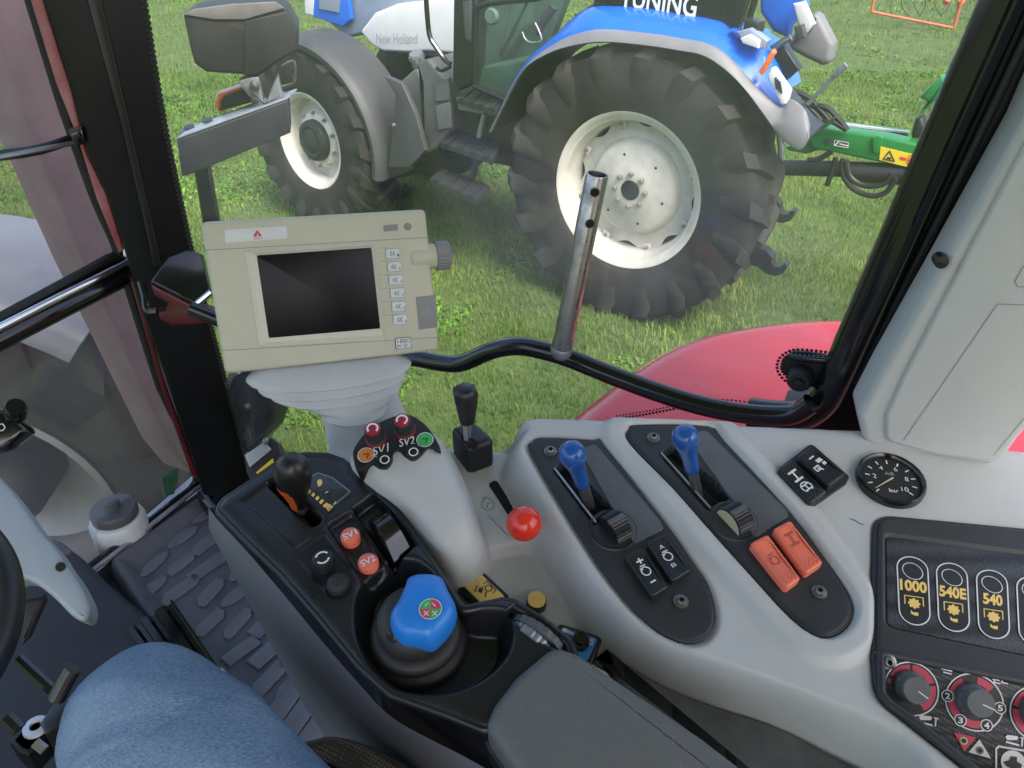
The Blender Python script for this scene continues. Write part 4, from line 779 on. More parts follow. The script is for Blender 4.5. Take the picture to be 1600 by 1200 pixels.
# --- lever pods
SW = {}
def sym(q, mb, kind, m, h):
    S = q.stroke; w = .0016
    if kind == 'plus': S(mb, [(.35, .24), (.65, .24)], w, h, m); S(mb, [(.5, .19), (.5, .29)], w, h, m)
    if kind == 'minus': S(mb, [(.38, .74), (.62, .74)], w, h, m)
    if kind == 'ring': q.circ(mb, .5, .48, .0042, h, m, .0012); S(mb, [(.38, .35), (.62, .35)], w*.8, h, m); S(mb, [(.40, .43), (.32, .39)], w*.7, h, m)
    if kind == 'A': q.text(mb, 'A', .38, .19, .60, .28, h, m)
    if kind == 'B': q.text(mb, 'B', .38, .66, .60, .75, h, m)
    if kind == 'H':
        S(mb, [(.30, .22), (.70, .22)], w*1.5, h, m); S(mb, [(.30, .44), (.70, .44)], w*1.5, h, m); S(mb, [(.5, .22), (.5, .44)], w*1.2, h, m)
    if kind == 'wheel': q.circ(mb, .5, .66, .0058, h, m, .0013); S(mb, [(.36, .60), (.64, .60)], w, h, m); S(mb, [(.36, .73), (.64, .73)], w, h, m); S(mb, [(.5, .6), (.5, .73)], w, h, m)
    if kind == 'bar': S(mb, [(.36, .22), (.62, .22)], w, h, m)
    if kind == 'beacon':
        q.fill(mb, [(.50, .32), (.78, .32), (.82, .42), (.54, .42)], h, m); q.fill(mb, [(.66, .45), (.84, .45), (.84, .53), (.66, .53)], h, m); S(mb, [(.18, .45), (.42, .45), (.42, .56), (.18, .56)], w, h, m, True); S(mb, [(.3, .5), (.46, .60)], w, h, m)
class BQuad(Quad):
    bend = None
    def p(s, u, v, h=0.0):
        r = Quad.p(s, u, v, h)
        return r if s.bend is None else r+s.n*(.0028*((r-s.bend[0]).dot(s.bend[1])/(s.bend[2]/2))**2)
def rocker(corners, pl, parent, m, syms, h=.0075, name='rocker_switch', sm='print_white', dm=None):
    q = BQuad(corners, pl, h); mb = MB(); Q = round2(q.q2([(0, 0), (1, 0), (1, 1), (0, 1)]), .0035, 4)
    if area2(Q) < 0: Q = Q[::-1]
    # curved top: slightly dished along its length
    q.bend = None
    ex = (q.p(.5, 1)-q.p(.5, 0)); L = ex.length; ex.normalize(); mid = q.p(.5, .5)
    rs = [to3(Q, pl, -.004)]
    def bend(P): return [p+pl[1]*(.0028*((p-mid).dot(ex)/(L/2))**2) for p in P]
    for ins, hh in ((0, h-.0025), (.0006, h-.001), (.0016, h-.0002), (.0026, h)): rs.append(bend(to3(inset2(Q, ins), pl, hh)))
    mb.rings(rs, m, cap1=False)
    # dished top as strips
    n = 8; vs = []; fs = []
    for j in range(n+1):
        v = .05+.90*j/n
        for u in (.06, .5, .94): p = q.p(u, v); vs.append(p+pl[1]*(.0028*((p-mid).dot(ex)/(L/2))**2+.0001))
    for j in range(n):
        for i in range(2): a = j*3+i; fs.append([a, a+1, a+4, a+3])
    mb.add(vs, fs, m)
    o = mb.build(name, parent, 50)
    sb = MB(); q.bend = (mid, ex, L)
    for s in syms: sym(q, sb, s, sm, .0006)
    if syms: sb.build('symbol', o, kind='stuff')
    q.bend = None; db = MB(); lift = lambda v: .0028*((q.p(.5, v)-mid).dot(ex)/(L/2))**2
    for (u, v) in [(.18, .10), (.38, .07), (.60, .07), (.82, .10), (.16, .17), (.82, .17), (.2, .93), (.4, .93), (.6, .93), (.8, .93), (.26, .87), (.5, .87), (.74, .87), (.36, .81), (.62, .81)]:
        q.slab(db, [(u-.06, v-.014), (u+.06, v-.014), (u+.06, v+.014), (u-.06, v+.014)], lift(v)-.0005, lift(v)+.0008, dm or m, .0003)
    db.build('grip_bumps', o, kind='stuff')
    return o
def screw(px, pl, parent, r=.0045):
    fr = frame(hit(px, up(pl, .001)), pl[1]); b = MB(); b.lathe([(r*1.5, -.003), (r*1.5, .0006), (r*1.05, .0010), (r, .0032), (r*.8, .0042), (r*.5, .0044), (r*.42, .002)], fr, 'lever_steel', 18); b.lathe([(r*.42, .002), (0, .0019)], fr, 'black_void', 6); b.build('screw', parent)
def pod(Q, slot_px, pad_px, dial_px, dial_m, lever, screws, rock, label):
    b = MB(); 
    Qs = round2(px2(slot_px, PA), .003); Qd = inset2(Q, .0012)
    def H(X, Y):
        z = .003+0*X; z -= .032*sstep((sdf(X, Y, Qs)+.001)/.0022); return z
    relief(b, PA, Qd, .0014, 'charcoal_plastic', H, drop=.012, edge=.004, keep=-.005); b.bead(inset2(Q, .0012), PA, .0004, .0021, 'charcoal_plastic'); po = b.build('lever_pod', con, 60, label=label)
    p = MB(); p.plate(pad_px, PA, .0042, 'pad_plastic', .0008, .004, base=0); p.build('cover_panel', po)
    vo = MB(); vo.prism(inset2(Qs, -.0005), PA, -.020, -.010, 'black_void'); vo.build('slot_shade', po)  # black plate paints the deep shade inside the lever slot
    # gate inside the slot
    g = MB(); a0, a1, a2, a3 = [V(x) for x in to3(px2(slot_px, PA), PA)]
    for t, wd in ((.2, .3), (.52, .34), (.72, .3)):
        c = a0.lerp(a3, t).lerp(a1.lerp(a2, t), .12); g.box(frame(c-PA[1]*.016, PA[1], a3-a0), .010, .006, .006, 'lever_steel', .001)
    g.tube([a0.lerp(a1, .75)-PA[1]*.012, a3.lerp(a2, .75)-PA[1]*.012], .003, 'black_plastic', 6, 0); g.tube([a0.lerp(a1, .1)-PA[1]*.002+PA[1]*.0055, a3.lerp(a2, .1)+PA[1]*.0035], .0011, 'steel_dull', 6, 0); g.build('lever_gate', po)
    base, mid, top = lever
    P0 = hit(base, up(PA, -.02)); P2 = hit(top, up(PA, .085)); P1 = P0.lerp(P2, .48); L_ = (P2-P1).length
    l = MB(); l.tube([P0, P1+(P2-P1)*.1], .0055, 'lever_steel', 12, 0); lo = l.build('lever', po)
    l = MB(); fr = frame(P1, P2-P1); s = L_
    l.lathe([(.0062, 0), (.0072, .002), (.0074, s*.18), (.0078, s*.42), (.0095, s*.66), (.0118, s*.82), (.0125, s*.93), (.0118, s*1.03), (.0085, s*1.11), (.004, s*1.145), (0, s*1.15)], fr, 'lever_blue', 24); l.build('lever_grip', po)
    # thumb dial standing in a cradle
    c = hit(dial_px, up(PA, .002)); ax = (hit((dial_px[0]+20, dial_px[1]-11), PA)-hit(dial_px, PA)).normalized(); fr = frame(c-ax*.007, ax, PA[1]); d = MB(); seg = 64; rs = []
    for z, k in ((0, .8), (.001, 1), (.018, 1), (.019, .85)):
        rs.append([fr @ V(((.0165*k-(.0008 if i % 2 else 0))*math.cos(2*math.pi*i/seg), (.0165*k-(.0008 if i % 2 else 0))*math.sin(2*math.pi*i/seg), z)) for i in range(seg)])
    d.rings(rs, 'black_plastic', cap0=True); d.box(fr @ Matrix.Translation((.0155, 0, .009)) @ Matrix.Rotation(R(90), 4, 'Y'), .018, .005, .003, 'pad_plastic', .0008)
    if dial_m: d.lathe([(.0155, 0.0195), (.009, .0197), (.0075, .0197)], frame(c-ax*.007, ax, PA[1]), dial_m, 32); d.lathe([(.0155, -.0005), (.006, -.0006), (0, -.0006)], fr, dial_m, 32)
    d.build('dial_wheel', po)
    k = MB(); frc = frame(c-PA[1]*.006, PA[1], ax); k.lathe([(.0245, 0), (.0245, .006), (.0225, .0085), (.0195, .007), (.019, 0)], frc, 'charcoal_plastic', 40); k.build('dial_cradle', po)
    for s_ in screws: screw(s_, up(PA, .003), po)
    for cr, m, sy, dm in rock: rocker(cr, up(PA, .002), po, m, sy, sm='print_white' if m != 'coral_plastic' else 'coral_mark', dm=dm)
    return po
pod(Qp1, [(864, 736), (884, 724), (958, 800), (928, 822)], [(906, 702), (930, 693), (1034, 816), (1037, 826), (990, 851), (974, 814), (956, 792)], (958, 829), None, ((925, 800), (917, 768), (893, 706)), [(860, 705), (1064, 940)],
    [([(974, 869), (1005, 857), (1045, 918), (1018, 935)], 'black_plastic', ['plus', 'ring', 'minus'], 'charcoal_plastic'), ([(1009, 848), (1040, 836), (1080, 892), (1050, 911)], 'black_plastic', ['A', 'ring', 'B'], 'charcoal_plastic')], 'dark lever pod with two black rocker switches')
pod(Qp2, [(1030, 712), (1052, 700), (1142, 778), (1106, 800)], [(1068, 676), (1104, 672), (1122, 690), (1230, 797), (1232, 806), (1178, 842), (1160, 800), (1140, 775)], (1146, 815), 'ivory', ((1092, 782), (1083, 745), (1070, 680)), [(1021, 684), (1280, 925)],
    [([(1171, 850), (1199, 836), (1251, 905), (1228, 922)], 'coral_plastic', ['ring'], None), ([(1207, 828), (1234, 814), (1286, 880), (1259, 899)], 'coral_plastic', ['H'], None)], 'dark lever pod with two coral red rocker switches')
# --- rockers by the gauge
b = MB(); b.plate([(1208, 738), (1268, 692), (1328, 744), (1322, 756), (1268, 794), (1258, 792)], PA, .002, 'black_plastic', .001, .005); bo = b.build('switch_bezel', con)
rocker([(1213, 736), (1238, 719), (1292, 769), (1265, 790)], up(PA, .002), bo, 'black_plastic', ['H', 'wheel'], dm='charcoal_plastic'); rocker([(1245, 715), (1268, 698), (1322, 742), (1295, 761)], up(PA, .002), bo, 'black_plastic', ['bar', 'beacon'], dm='charcoal_plastic')
# --- air pressure gauge
gq = hit((1390, 753), PA); fr = frame(gq, PA[1], V((1, 0, 0))); b = MB(); k = .0335
b.lathe([(k, -.005), (k, .005), (k*.97, .0075), (k*.92, .008), (k*.88, .007), (k*.84, .004), (k*.83, .003)], fr, 'black_gloss', 56); b.lathe([(k*.84, .0035), (0, .0035)], fr, 'black_plastic', 48); go = b.build('pressure_gauge', con, label='round black air pressure gauge')
q = Quad([(1350, 718), (1432, 720), (1432, 788), (1348, 786)], PA, 0); d = MB(); gx = PA[1]*.0042+gq; ex, ey = V((1, 0, 0)), PA[1].cross(V((1, 0, 0)))
ROT = -8
def gp(a, r): a = R(a+ROT); return gx+ex*math.cos(a)*r+ey*math.sin(a)*r
for i in range(11):
    a = 225-27*i; u = (gp(a, 1)-gx).normalized(); x = u.cross(PA[1])*.0007; r0, r1 = (k*.60, k*.74); d.add([gx+u*r0-x, gx+u*r1-x, gx+u*r1+x, gx+u*r0+x], [[0, 1, 2, 3]], 'print_white')
def gtext(mb, s, c, hgt, ang, m, wd=None, bold=0, N=None):
    P, F_ = text_geo(s, bold); n = N or PA[1]; X = ex*math.cos(R(ang))+ey*math.sin(R(ang)); Y = n.cross(X); w_ = wd or hgt*.62*len(s)
    mb.add([c+X*((x-.5)*w_)+Y*((y-.5)*hgt) for x, y in P], F_, m)
for i, s in ((2, '2'), (4, '4'), (6, '6'), (8, '8'), (10, '10')): gtext(d, s, gp(225-27*i, k*.47), .0055, -8, 'print_white', .0035*len(s))
gtext(d, 'AIR', gp(90, k*.22), .0045, -8, 'print_grey', .0095); gtext(d, 'bar', gp(270, k*.42), .0045, -8, 'print_white', .009); d.build('dial_marking', go)
d = MB(); u = (gp(218, 1)-gx).normalized(); x = u.cross(PA[1]); e = PA[1]*.001; d.add([gx-u*.003-x*.001+e, gx+u*k*.68-x*.0004+e, gx+u*k*.68+x*.0004+e, gx-u*.003+x*.001+e], [[0, 1, 2, 3]], 'ivory'); d.build('needle', go)
# --- PTO panel and dial panel
b = MB(); Qf = inset2(Qptof, .001)
Qi1 = round2(px2([(1379, 838), (1600, 868), (1800, 896), (1800, 1060), (1600, 1030), (1380, 984)], PA), .008); 
def Hf(X, Y): return .002+.004*sstep((sdf(X, Y, Qf))/.003)-.0035*sstep((sdf(X, Y, Qi1)+.001)/.0025)-.12*sstep((sdf(X, Y, Qdial)-.002)/.0035)
relief(b, PA, Qf, .0013, 'charcoal_plastic', Hf, drop=.01, edge=.004, keep=-.004); b.bead(Qf, PA, .001, .0026, 'charcoal_plastic'); b.bead(inset2(Qdial, .0025), PA, .003, .0040, 'charcoal_plastic'); fo = b.build('switch_frame', con, 60)
b = MB(); b.prism(inset2(Qi1, .002), PA, 0, .0035, 'weave_panel', .0008); po = b.build('pto_panel', con)
for i, (cx, cy, s) in enumerate(((1427, 924, '1000'), (1488.5, 934, '540E'), (1551, 945, '540'), (1614, 956, ''))):
    q = Quad([(cx-24-2.5, cy-3.5-53), (cx+24-2.5, cy+3.5-53), (cx+24+2.5, cy+3.5+53), (cx-24+2.5, cy-3.5+53)], PA, .0037); b = MB(); rr = q.w/2; vv = rr/q.h
    pill = [(.5-.5*math.cos(math.pi*t/12), vv-vv*math.sin(math.pi*t/12)) for t in range(13)]+[(.5+.5*math.cos(math.pi*t/12), 1-vv+vv*math.sin(math.pi*t/12)) for t in range(13)]
    q.slab(b, pill, -.002, .0006, 'black_plastic'); bo = b.build('indicator_window', po)
    d = MB(); q.stroke(d, pill, .0011, .0008, 'print_white', True); q.circ(d, .5, .22, q.w*.33, .0008, 'print_white', .0007)
    if s:
        q.text(d, s, .06 if len(s) > 3 else .18, .36, .94 if len(s) > 3 else .82, .53, .0008, 'print_yellow', .04)
        q.stroke(d, [(.2, .72), (.2, .60), (.8, .60), (.8, .72)], .0009, .0008, 'print_yellow')
        q.circ(d, .5, .70, .0042, .0008, 'print_yellow', seg=14)
        for a in range(8): q.circ(d, .5+.0042/q.w*math.cos(a*.785), .70+.0042/q.h*math.sin(a*.785), .0013, .0009, 'print_yellow', seg=6)
        q.fill(d, [(.38, .80), (.46, .83), (.62, .82), (.62, .87), (.50, .87), (.38, .85)], .0008, 'print_yellow')
    d.build('marking', bo)
b = MB(); Qk = round2(to2([hit(p, PP) for p in [(1362, 1016), (1600, 1062), (1800, 1100), (1800, 1330), (1545, 1262), (1420, 1160), (1370, 1120), (1358, 1088)]], PP), .006); b.prism(Qk, PP, -.004, 0, 'weave_panel', .001); ko = b.build('dial_panel', con)
exk = V((1, 0, 0)); exk = (exk-PP[1]*exk.dot(PP[1])).normalized(); eyk = PP[1].cross(exk)
PK = up(PP, .0003)
screw((1388, 1034), PK, ko, .0042)
def knob(c, base, rpx, arcs, nums, ang, parent):
    q = Quad([(c[0]-30, c[1]-33), (c[0]+30, c[1]-27), (c[0]+32, c[1]+33), (c[0]-28, c[1]+27)], PK, 0); b = MB(); rr = rpx
    q.circ(b, .5, .5, rr, .0003, 'black_plastic', seg=44); q.circ(b, .5, .5, rr, .0006, 'print_white', .0011, seg=44)
    for a0, a1 in arcs: q.circ(b, .5, .5, rr*.78, .0005, 'pink_print', rr*.26, a0, a1, 14)
    o = b.build('dial_ring', parent)
    for px, s in nums:
        d = MB(); n = Quad([(px[0]-9, px[1]-10), (px[0]+9, px[1]-8), (px[0]+9, px[1]+10), (px[0]-9, px[1]+8)], PK, .0002); n.circ(d, .5, .5, n.w*.5, .0006, 'black_plastic', seg=20); n.circ(d, .5, .5, n.w*.5, .0008, 'print_white', .0008, seg=20); n.text(d, s, .27, .22, .73, .78, .001, 'print_white', .03); d.build('dial_number', o)
    fr = frame(hit(base, PK), PP[1], V((math.cos(R(ang)), math.sin(R(ang)), 0))); kb = MB(); seg = 48; rs = []
    for r, z in ((.0132, .0005), (.0128, .009), (.0110, .0105), (.0107, .0185), (.0102, .0193)):
        rs.append([fr @ V(((r-(.0006 if (i//2) % 2 and .001 < z < .0095 else 0))*math.cos(2*math.pi*i/seg), (r-(.0006 if (i//2) % 2 and .001 < z < .0095 else 0))*math.sin(2*math.pi*i/seg), z)) for i in range(seg)])
    kb.rings(rs, 'pad_plastic'); n_ = fr @ V((0, 0, .0196)); ux = (fr.to_3x3() @ V((1, 0, 0))); uy = (fr.to_3x3() @ V((0, 1, 0))); kb.add([n_-uy*.0004+ux*.001, n_+ux*.0097-uy*.0004, n_+ux*.0097+uy*.0004, n_+uy*.0004+ux*.001], [[0, 1, 2, 3]], 'print_white'); kb.build('knob', o)
knob((1423, 1076), (1419, 1072), .0208, ((93, 150), (20, 86), (-60, 12), (160, 172)), [], -50, ko)
knob((1521, 1097), (1516, 1092), .0220, ((118, 165), (40, 80), (172, 232), (238, 290)), [((1480, 1087), '2'), ((1500, 1125), '3'), ((1541, 1133), '4'), ((1562, 1106), '5')], -35, ko)
knob((1622, 1116), (1618, 1111), .0215, ((100, 165), (172, 230), (-40, 60)), [], 160, ko)
d = MB(); q = Quad([(1400, 1000), (1600, 1040), (1600, 1240), (1400, 1200)], PK, 0)
def uvq(px): # uv of a pixel in q by its plane position
    P = hit(px, PK); a, b_, c_, d_ = q.c; ux = b_-a; uy = d_-a; m2 = np.array([[ux.dot(ux), ux.dot(uy)], [ux.dot(uy), uy.dot(uy)]]); r2 = np.linalg.solve(m2, [ (P-a).dot(ux), (P-a).dot(uy)]); return (r2[0], r2[1])
def flatp(mb, px, m, h=.0006): mb.add([hit(p, PK)+PP[1]*h for p in px], [list(range(len(px)))], m)
def flats(mb, px, w_, m, closed=False, h=.0006):
    P = [hit(p, PK)+PP[1]*h for p in px]
    for a, b_ in zip(P if closed else P[:-1], P[1:]+P[:1] if closed else P[1:]):
        u = (b_-a).normalized(); x = u.cross(PP[1])*w_/2; mb.add([a-x-u*w_*.3, b_-x+u*w_*.3, b_+x+u*w_*.3, a+x-u*w_*.3], [[0, 1, 2, 3]], m)
flatp(d, [(1490, 1144), (1525, 1152), (1506, 1174)], 'pink_print'); flatp(d, [(1530, 1155), (1548, 1185), (1513, 1175)], 'print_white')
for c, m in (((1505, 1157), 'ivory'), ((1530, 1172), 'label_grey')):
    P = hit(c, PK)+PP[1]*.001; 
    for r, mm, hh in ((.0032, m, 0), (.0018, 'black_plastic', .0003)): d.add([P+PP[1]*hh+exk*math.cos(i*.5236)*r+eyk*math.sin(i*.5236)*r for i in range(12)], [list(range(12))], mm)
flatp(d, [(1468, 1038), (1478, 1039), (1480, 1048), (1470, 1045)], 'print_white'); flats(d, [(1474, 1050), (1486, 1053)], .001, 'print_white'); flats(d, [(1478, 1046), (1487, 1049)], .001, 'print_white')
for x in (0, 12): flats(d, [(1555+x, 1056), (1553+x, 1066)], .001, 'print_white'); flats(d, [(1551+x, 1061), (1561+x, 1063)], .001, 'print_white'); flats(d, [(1552+x, 1066), (1562+x, 1068)], .001, 'print_white')
flats(d, [(1552, 1055), (1573, 1059)], .001, 'print_white')
for ox, oy in ((0, 0), (135, 31)):
    flatp(d, [(1435+ox, 1120+oy), (1439+ox, 1117+oy), (1454+ox, 1119+oy), (1456+ox, 1122+oy), (1453+ox, 1125+oy), (1438+ox, 1125+oy)], 'print_white'); flats(d, [(1437+ox, 1128+oy), (1456+ox, 1133+oy)], .0014, 'print_white'); flats(d, [(1462+ox, 1122+oy), (1461+ox, 1134+oy)], .0012, 'print_white'); flats(d, [(1459+ox, 1121+oy), (1466+ox, 1123+oy)], .0008, 'print_white')
flats(d, [(1556, 1230), (1556, 1170), (1560, 1166), (1620, 1176)], .0014, 'print_white')
P = hit((1583, 1192), PK)+PP[1]*.0007; d.add([P+exk*math.cos(i*.2618)*.0095+eyk*math.sin(i*.2618)*.0095 for i in range(24)], [list(range(24))], 'print_white'); flatp(d, [(1566, 1190), (1576, 1187), (1578, 1181), (1588, 1182), (1588, 1189), (1596, 1194), (1594, 1200), (1584, 1202), (1572, 1197)], 'black_plastic', .0011)
d.build('symbol', ko, kind='stuff')
# --- gear stick in its square boot, beside the window
PG = up(PB, .0); b = MB(); b.plate([(703, 668), (738, 654), (770, 682), (768, 690), (735, 702), (728, 700)], up(PG, 0), .040, 'black_plastic', .006, .006, base=-.01); g_o = b.build('stick_base', con)
P0 = hit((731, 688), up(PG, .040)); P2 = hit((727, 612), up(PG, .100)); 
b = MB(); fr = frame(P0, P2-P0); L_ = (P2-P0).length; b.lathe([(.005, -.01), (.0045, L_*.42)], fr, 'chrome', 14); b.build('stick_shaft', g_o)
b = MB(); b.lathe([(.0065, L_*.36), (.0085, L_*.40), (.0105, L_*.60), (.0130, L_*.82), (.0138, L_*.98), (.0125, L_*1.06), (.0085, L_*1.10), (0, L_*1.11)], fr, 'black_plastic', 6); b.build('stick_grip', g_o, 60)
b = MB(); P1 = hit((733, 690), up(PG, .0405)); b.box(frame(P1, PA[1], hit((742, 694), up(PG, .0405))-hit((726, 680), up(PG, .0405))), .022, .009, .0006, 'black_void', .003); b.build('stick_slot', g_o)
# --- throttle: slot, red ball, engraved symbol
c = hit((819, 818), up(PB, .055)); rb_ = 28*((c-CAM).dot(FWD))/FPX; foot = hit((797, 806), up(PB, -.02)); b = MB(); b.tube([foot, c], .005, 'black_plastic', 10, 0); to_ = b.build('throttle_lever', con)
b = MB(); fr = frame(c, (c-foot)); b.lathe([(rb_*math.sin(math.pi*i/16), -rb_*math.cos(math.pi*i/16)) for i in range(17)], fr, 'red_knob', 32); b.build('ball_knob', to_, label='glossy red ball knob')
vo = MB(); vo.prism(Qslot, PB, -.03, .0012, 'black_void'); vo.build('throttle_slot_shade', con)  # no opening here: black plate on the deck paints the slot's dark inside
d = MB(); eng = [(755, 783), (760, 777), (765, 779), (771, 784), (772, 792), (767, 797), (760, 798), (754, 793), (752, 787)]
def seg_(mb, px, pl, w_, m, closed=False):
    P = [hit(p, pl) for p in px]
    if closed: P.append(P[0])
    for a, b_ in zip(P[:-1], P[1:]):
        u = (b_-a).normalized(); x = u.cross(pl[1])*w_/2; mb.add([a-x, b_-x, b_+x, a+x], [[0, 1, 2, 3]], m)
seg_(d, eng, up(PB, .0006), .001, 'label_grey', True); seg_(d, [(753, 780), (757, 778), (757, 774)], up(PB, .0006), .001, 'label_grey'); seg_(d, [(766, 786), (761, 787), (762, 794)], up(PB, .0006), .001, 'label_grey'); seg_(d, [(762, 804), (795, 838)], up(PB, .0006), .0008, 'label_grey'); d.build('engraving', con)
d = MB(); seg_(d, [(1328, 810), (1336, 813), (1344, 818), (1350, 820)], up(PA, .0006), .0008, 'black_plastic'); d.build('scratch', con)
# --- yellow switch, yellow button, blue SMS switch on the lower deck
PL = up(PB, -.012)
b = MB(); b.plate([(742, 880), (798, 932), (768, 966), (712, 914)], PL, .012, 'black_plastic', .002, .005); yo = b.build('pto_switch', con); q = Quad([(742, 889), (790, 934), (766, 958), (722, 915)], PL, .0125); b = MB(); q.slab(b, [(0, 0), (1, 0), (1, 1), (0, 1)], -.003, .0022, 'switch_yellow', .001, .005); bo = b.build('rocker', yo)
d = MB(); hh = .0028; q.circ(d, .58, .27, .0032, hh, 'print_dark', .0010)
q.stroke(d, [(.42, .28), (.44, .06), (.74, .08), (.74, .30)], .0008, hh, 'print_dark'); q.fill(d, [(.40, .52), (.50, .50), (.54, .66), (.44, .72)], hh, 'print_dark'); q.stroke(d, [(.33, .55), (.38, .82)], .0012, hh, 'print_dark'); q.stroke(d, [(.60, .46), (.66, .66)], .0012, hh, 'print_dark'); q.stroke(d, [(.45, .40), (.47, .5)], .001, hh, 'print_dark')
for i in range(3):
    for j in range(3): q.fill(d, [(.12+.09*i, .12+.12*j), (.17+.09*i, .14+.12*j), (.16+.09*i, .18+.12*j), (.11+.09*i, .16+.12*j)], hh, 'ivory')
d.build('symbol', bo, kind='stuff')
fr = frame(hit((838, 945), PL), PA[1]); b = MB(); b.lathe([(.0098, -.002), (.0098, .008), (.009, .010)], fr, 'black_plastic', 28); b.lathe([(.009, .0098), (.0086, .0108), (0, .0112)], fr, 'switch_yellow', 28); b.build('yellow_button', con)
b = MB(); b.plate([(874, 973), (943, 995), (921, 1045), (858, 1012)], PL, .010, 'black_plastic', .002, .004); so_ = b.build('sms_switch', con); q = Quad([(881, 981), (934, 998), (917, 1034), (866, 1012)], PL, .0102); b = MB(); q.slab(b, [(0, 0), (1, 0), (1, 1), (0, 1)], -.002, .001, 'label_blue', .0004, .003)
q.text(b, 'SMS', .60, .10, .95, .36, .0016, 'print_white', .02); q.stroke(b, [(.06, .12), (.52, .22)], .0030, .0016, 'print_white'); q.circ(b, .06, .14, .0025, .0017, 'print_white'); q.circ(b, .54, .24, .0022, .0017, 'print_white')
b.lathe([(.008, 0), (.008, .009), (.006, .012), (0, .012)], frame(hit((907, 1006), up(PL, .011)), PA[1]), 'black_gloss', 20); b.build('label_plate', so_)
# --- rubber pocket between armrest and console
b = MB(); Qk = inset2(Qpock, .004); b.prism(Qk, PB, -.03, -.004, 'pocket_rubber', .004); b.build('pocket_mat', con)

# ================================================================ black joystick console
jc = thing('joystick_console', 'black plastic joystick console with range lever, buttons and blue joystick beside the armrest', 'control console', (-.1, .45, 1.45))
PJ = up(PA, .012)
jm = [(338, 792), (349, 776), (400, 742), (436, 716), (475, 706), (510, 707), (536, 716), (543, 733), (590, 764), (616, 788), (645, 830), (690, 900), (722, 948), (786, 934), (802, 937), (846, 963), (890, 998), (897, 1020), (885, 1060), (800, 1130), (755, 1134), (700, 1112), (610, 1080), (560, 1035), (500, 962), (440, 893), (385, 840)]
Qj = round2(px2(jm, PJ), .008, 3)
Qslot = round2(px2([(416, 754), (432, 744), (504, 810), (486, 822)], PJ), .006, 4)
Qb1 = round2(px2([(511, 820), (548, 797), (604, 882), (568, 912)], PJ), .003); Qb2 = round2(px2([(552, 794), (592, 764), (652, 846), (612, 884)], PJ), .003)
Qb3 = round2(px2([(460, 868), (506, 832), (566, 908), (520, 934)], PJ), .003); Qbowl = smooth2(px2([(572, 900), (610, 878), (655, 876), (705, 915), (735, 945), (786, 952), (800, 985), (790, 1025), (750, 1062), (690, 1082), (620, 1074), (578, 1038), (556, 985), (556, 935)], PJ), 4)
Qgate = round2(px2([(374, 785), (432, 742), (512, 812), (504, 824), (462, 856), (400, 800)], PJ), .004)
Qth = round2(px2([(792, 956), (812, 940), (880, 976), (905, 1005), (898, 1022), (846, 1000)], PJ), .004)
def Hj(X, Y):
    z = 0*X; st = lambda Q, d, w_: d*sstep((sdf(X, Y, Q)+w_/2)/w_)
    z -= st(Qgate, .002, .002); z -= st(Qslot, .03, .003); z -= st(Qb1, .008, .003); z -= st(Qb2, .014, .004); z -= st(Qb3, .002, .002); z -= st(Qth, .022, .004)
    z -= .034*sstep((sdf(X, Y, Qbowl)+.003)/.016)
    return z
b = MB(); relief(b, PJ, Qj, .0017, 'jc_black', Hj, drop=.05, edge=.011, keep=-.0015); b.bead(inset2(Qj, .0005), PJ, -.0070, .0048, 'jc_black'); b.build('housing', jc, 60)
# side walls under the rim
lft = [(326, 794), (338, 810), (386, 862), (440, 925), (500, 998), (566, 1074), (620, 1126), (740, 1190), (860, 1260)]
low_ = [(326, 826), (352, 862), (395, 920), (440, 981), (530, 1080), (608, 1158), (680, 1215), (760, 1290)]
def resample(P, n):
    P = smooth2(P, 6, False); A = np.array(P); s = np.r_[0, np.cumsum(np.linalg.norm(np.diff(A, axis=0), axis=1))]; t = np.linspace(0, s[-1], n); return [(float(np.interp(x, s, A[:, 0])), float(np.interp(x, s, A[:, 1]))) for x in t]
U, Lw = resample(jm[::-1][:0]+[(338, 792), (385, 842), (440, 895), (500, 964), (560, 1037), (610, 1082), (700, 1114), (755, 1136), (860, 1200)], 40), resample(lft, 40); K_ = resample(low_, 40)
b = MB(); rs = [[hit(a, up(PJ, -.006)), hit(tuple(np.array(a)*.6+np.array(c)*.4), up(PJ, -.02)), hit(c, up(PJ, -.045))] for a, c in zip(U, Lw)]; b.rings(rs, 'black_gloss', closed=False, cap1=False); b.build('side_rim', jc, 60)
b = MB(); rs = [[hit(a, up(PJ, -.044)), hit(c, up(PJ, -.10)), hit(c, up(PJ, -.10))+V((.05, .02, -.35))] for a, c in zip(Lw, K_)]; b.rings(rs, 'skirt', closed=False, cap1=False); b.build('side_skirt', jc, 60)
# range lever with teardrop knob
P0 = hit((470, 796), up(PJ, -.01)); P2 = hit((457, 738), up(PJ, .075)); fr = frame(P0, P2-P0); L_ = (P2-P0).length
b = MB(); b.lathe([(.007, 0), (.006, L_*.35)], fr, 'lever_steel', 14); lo = b.build('range_lever', jc)
b = MB(); b.lathe([(.0075, L_*.18), (.008, L_*.30), (.0110, L_*.52), (.0148, L_*.76), (.0164, L_*.95), (.0156, L_*1.08), (.0124, L_*1.18), (.0064, L_*1.245), (0, L_*1.26)], fr, 'knob_black', 30); b.build('knob', lo)
b = MB(); side = (hit((430, 745), up(PJ, .05))-hit((458, 740), up(PJ, .05))).normalized(); b.lathe([(.0070, L_*.17), (.0076, L_*.30), (.0105, L_*.52), (.0142, L_*.76), (.0150, L_*.88)], frame(P0+side*.0020-fr.to_3x3() @ V((0, 0, .001)), P2-P0), 'orange_plastic', 30); b.build('knob_back', lo)
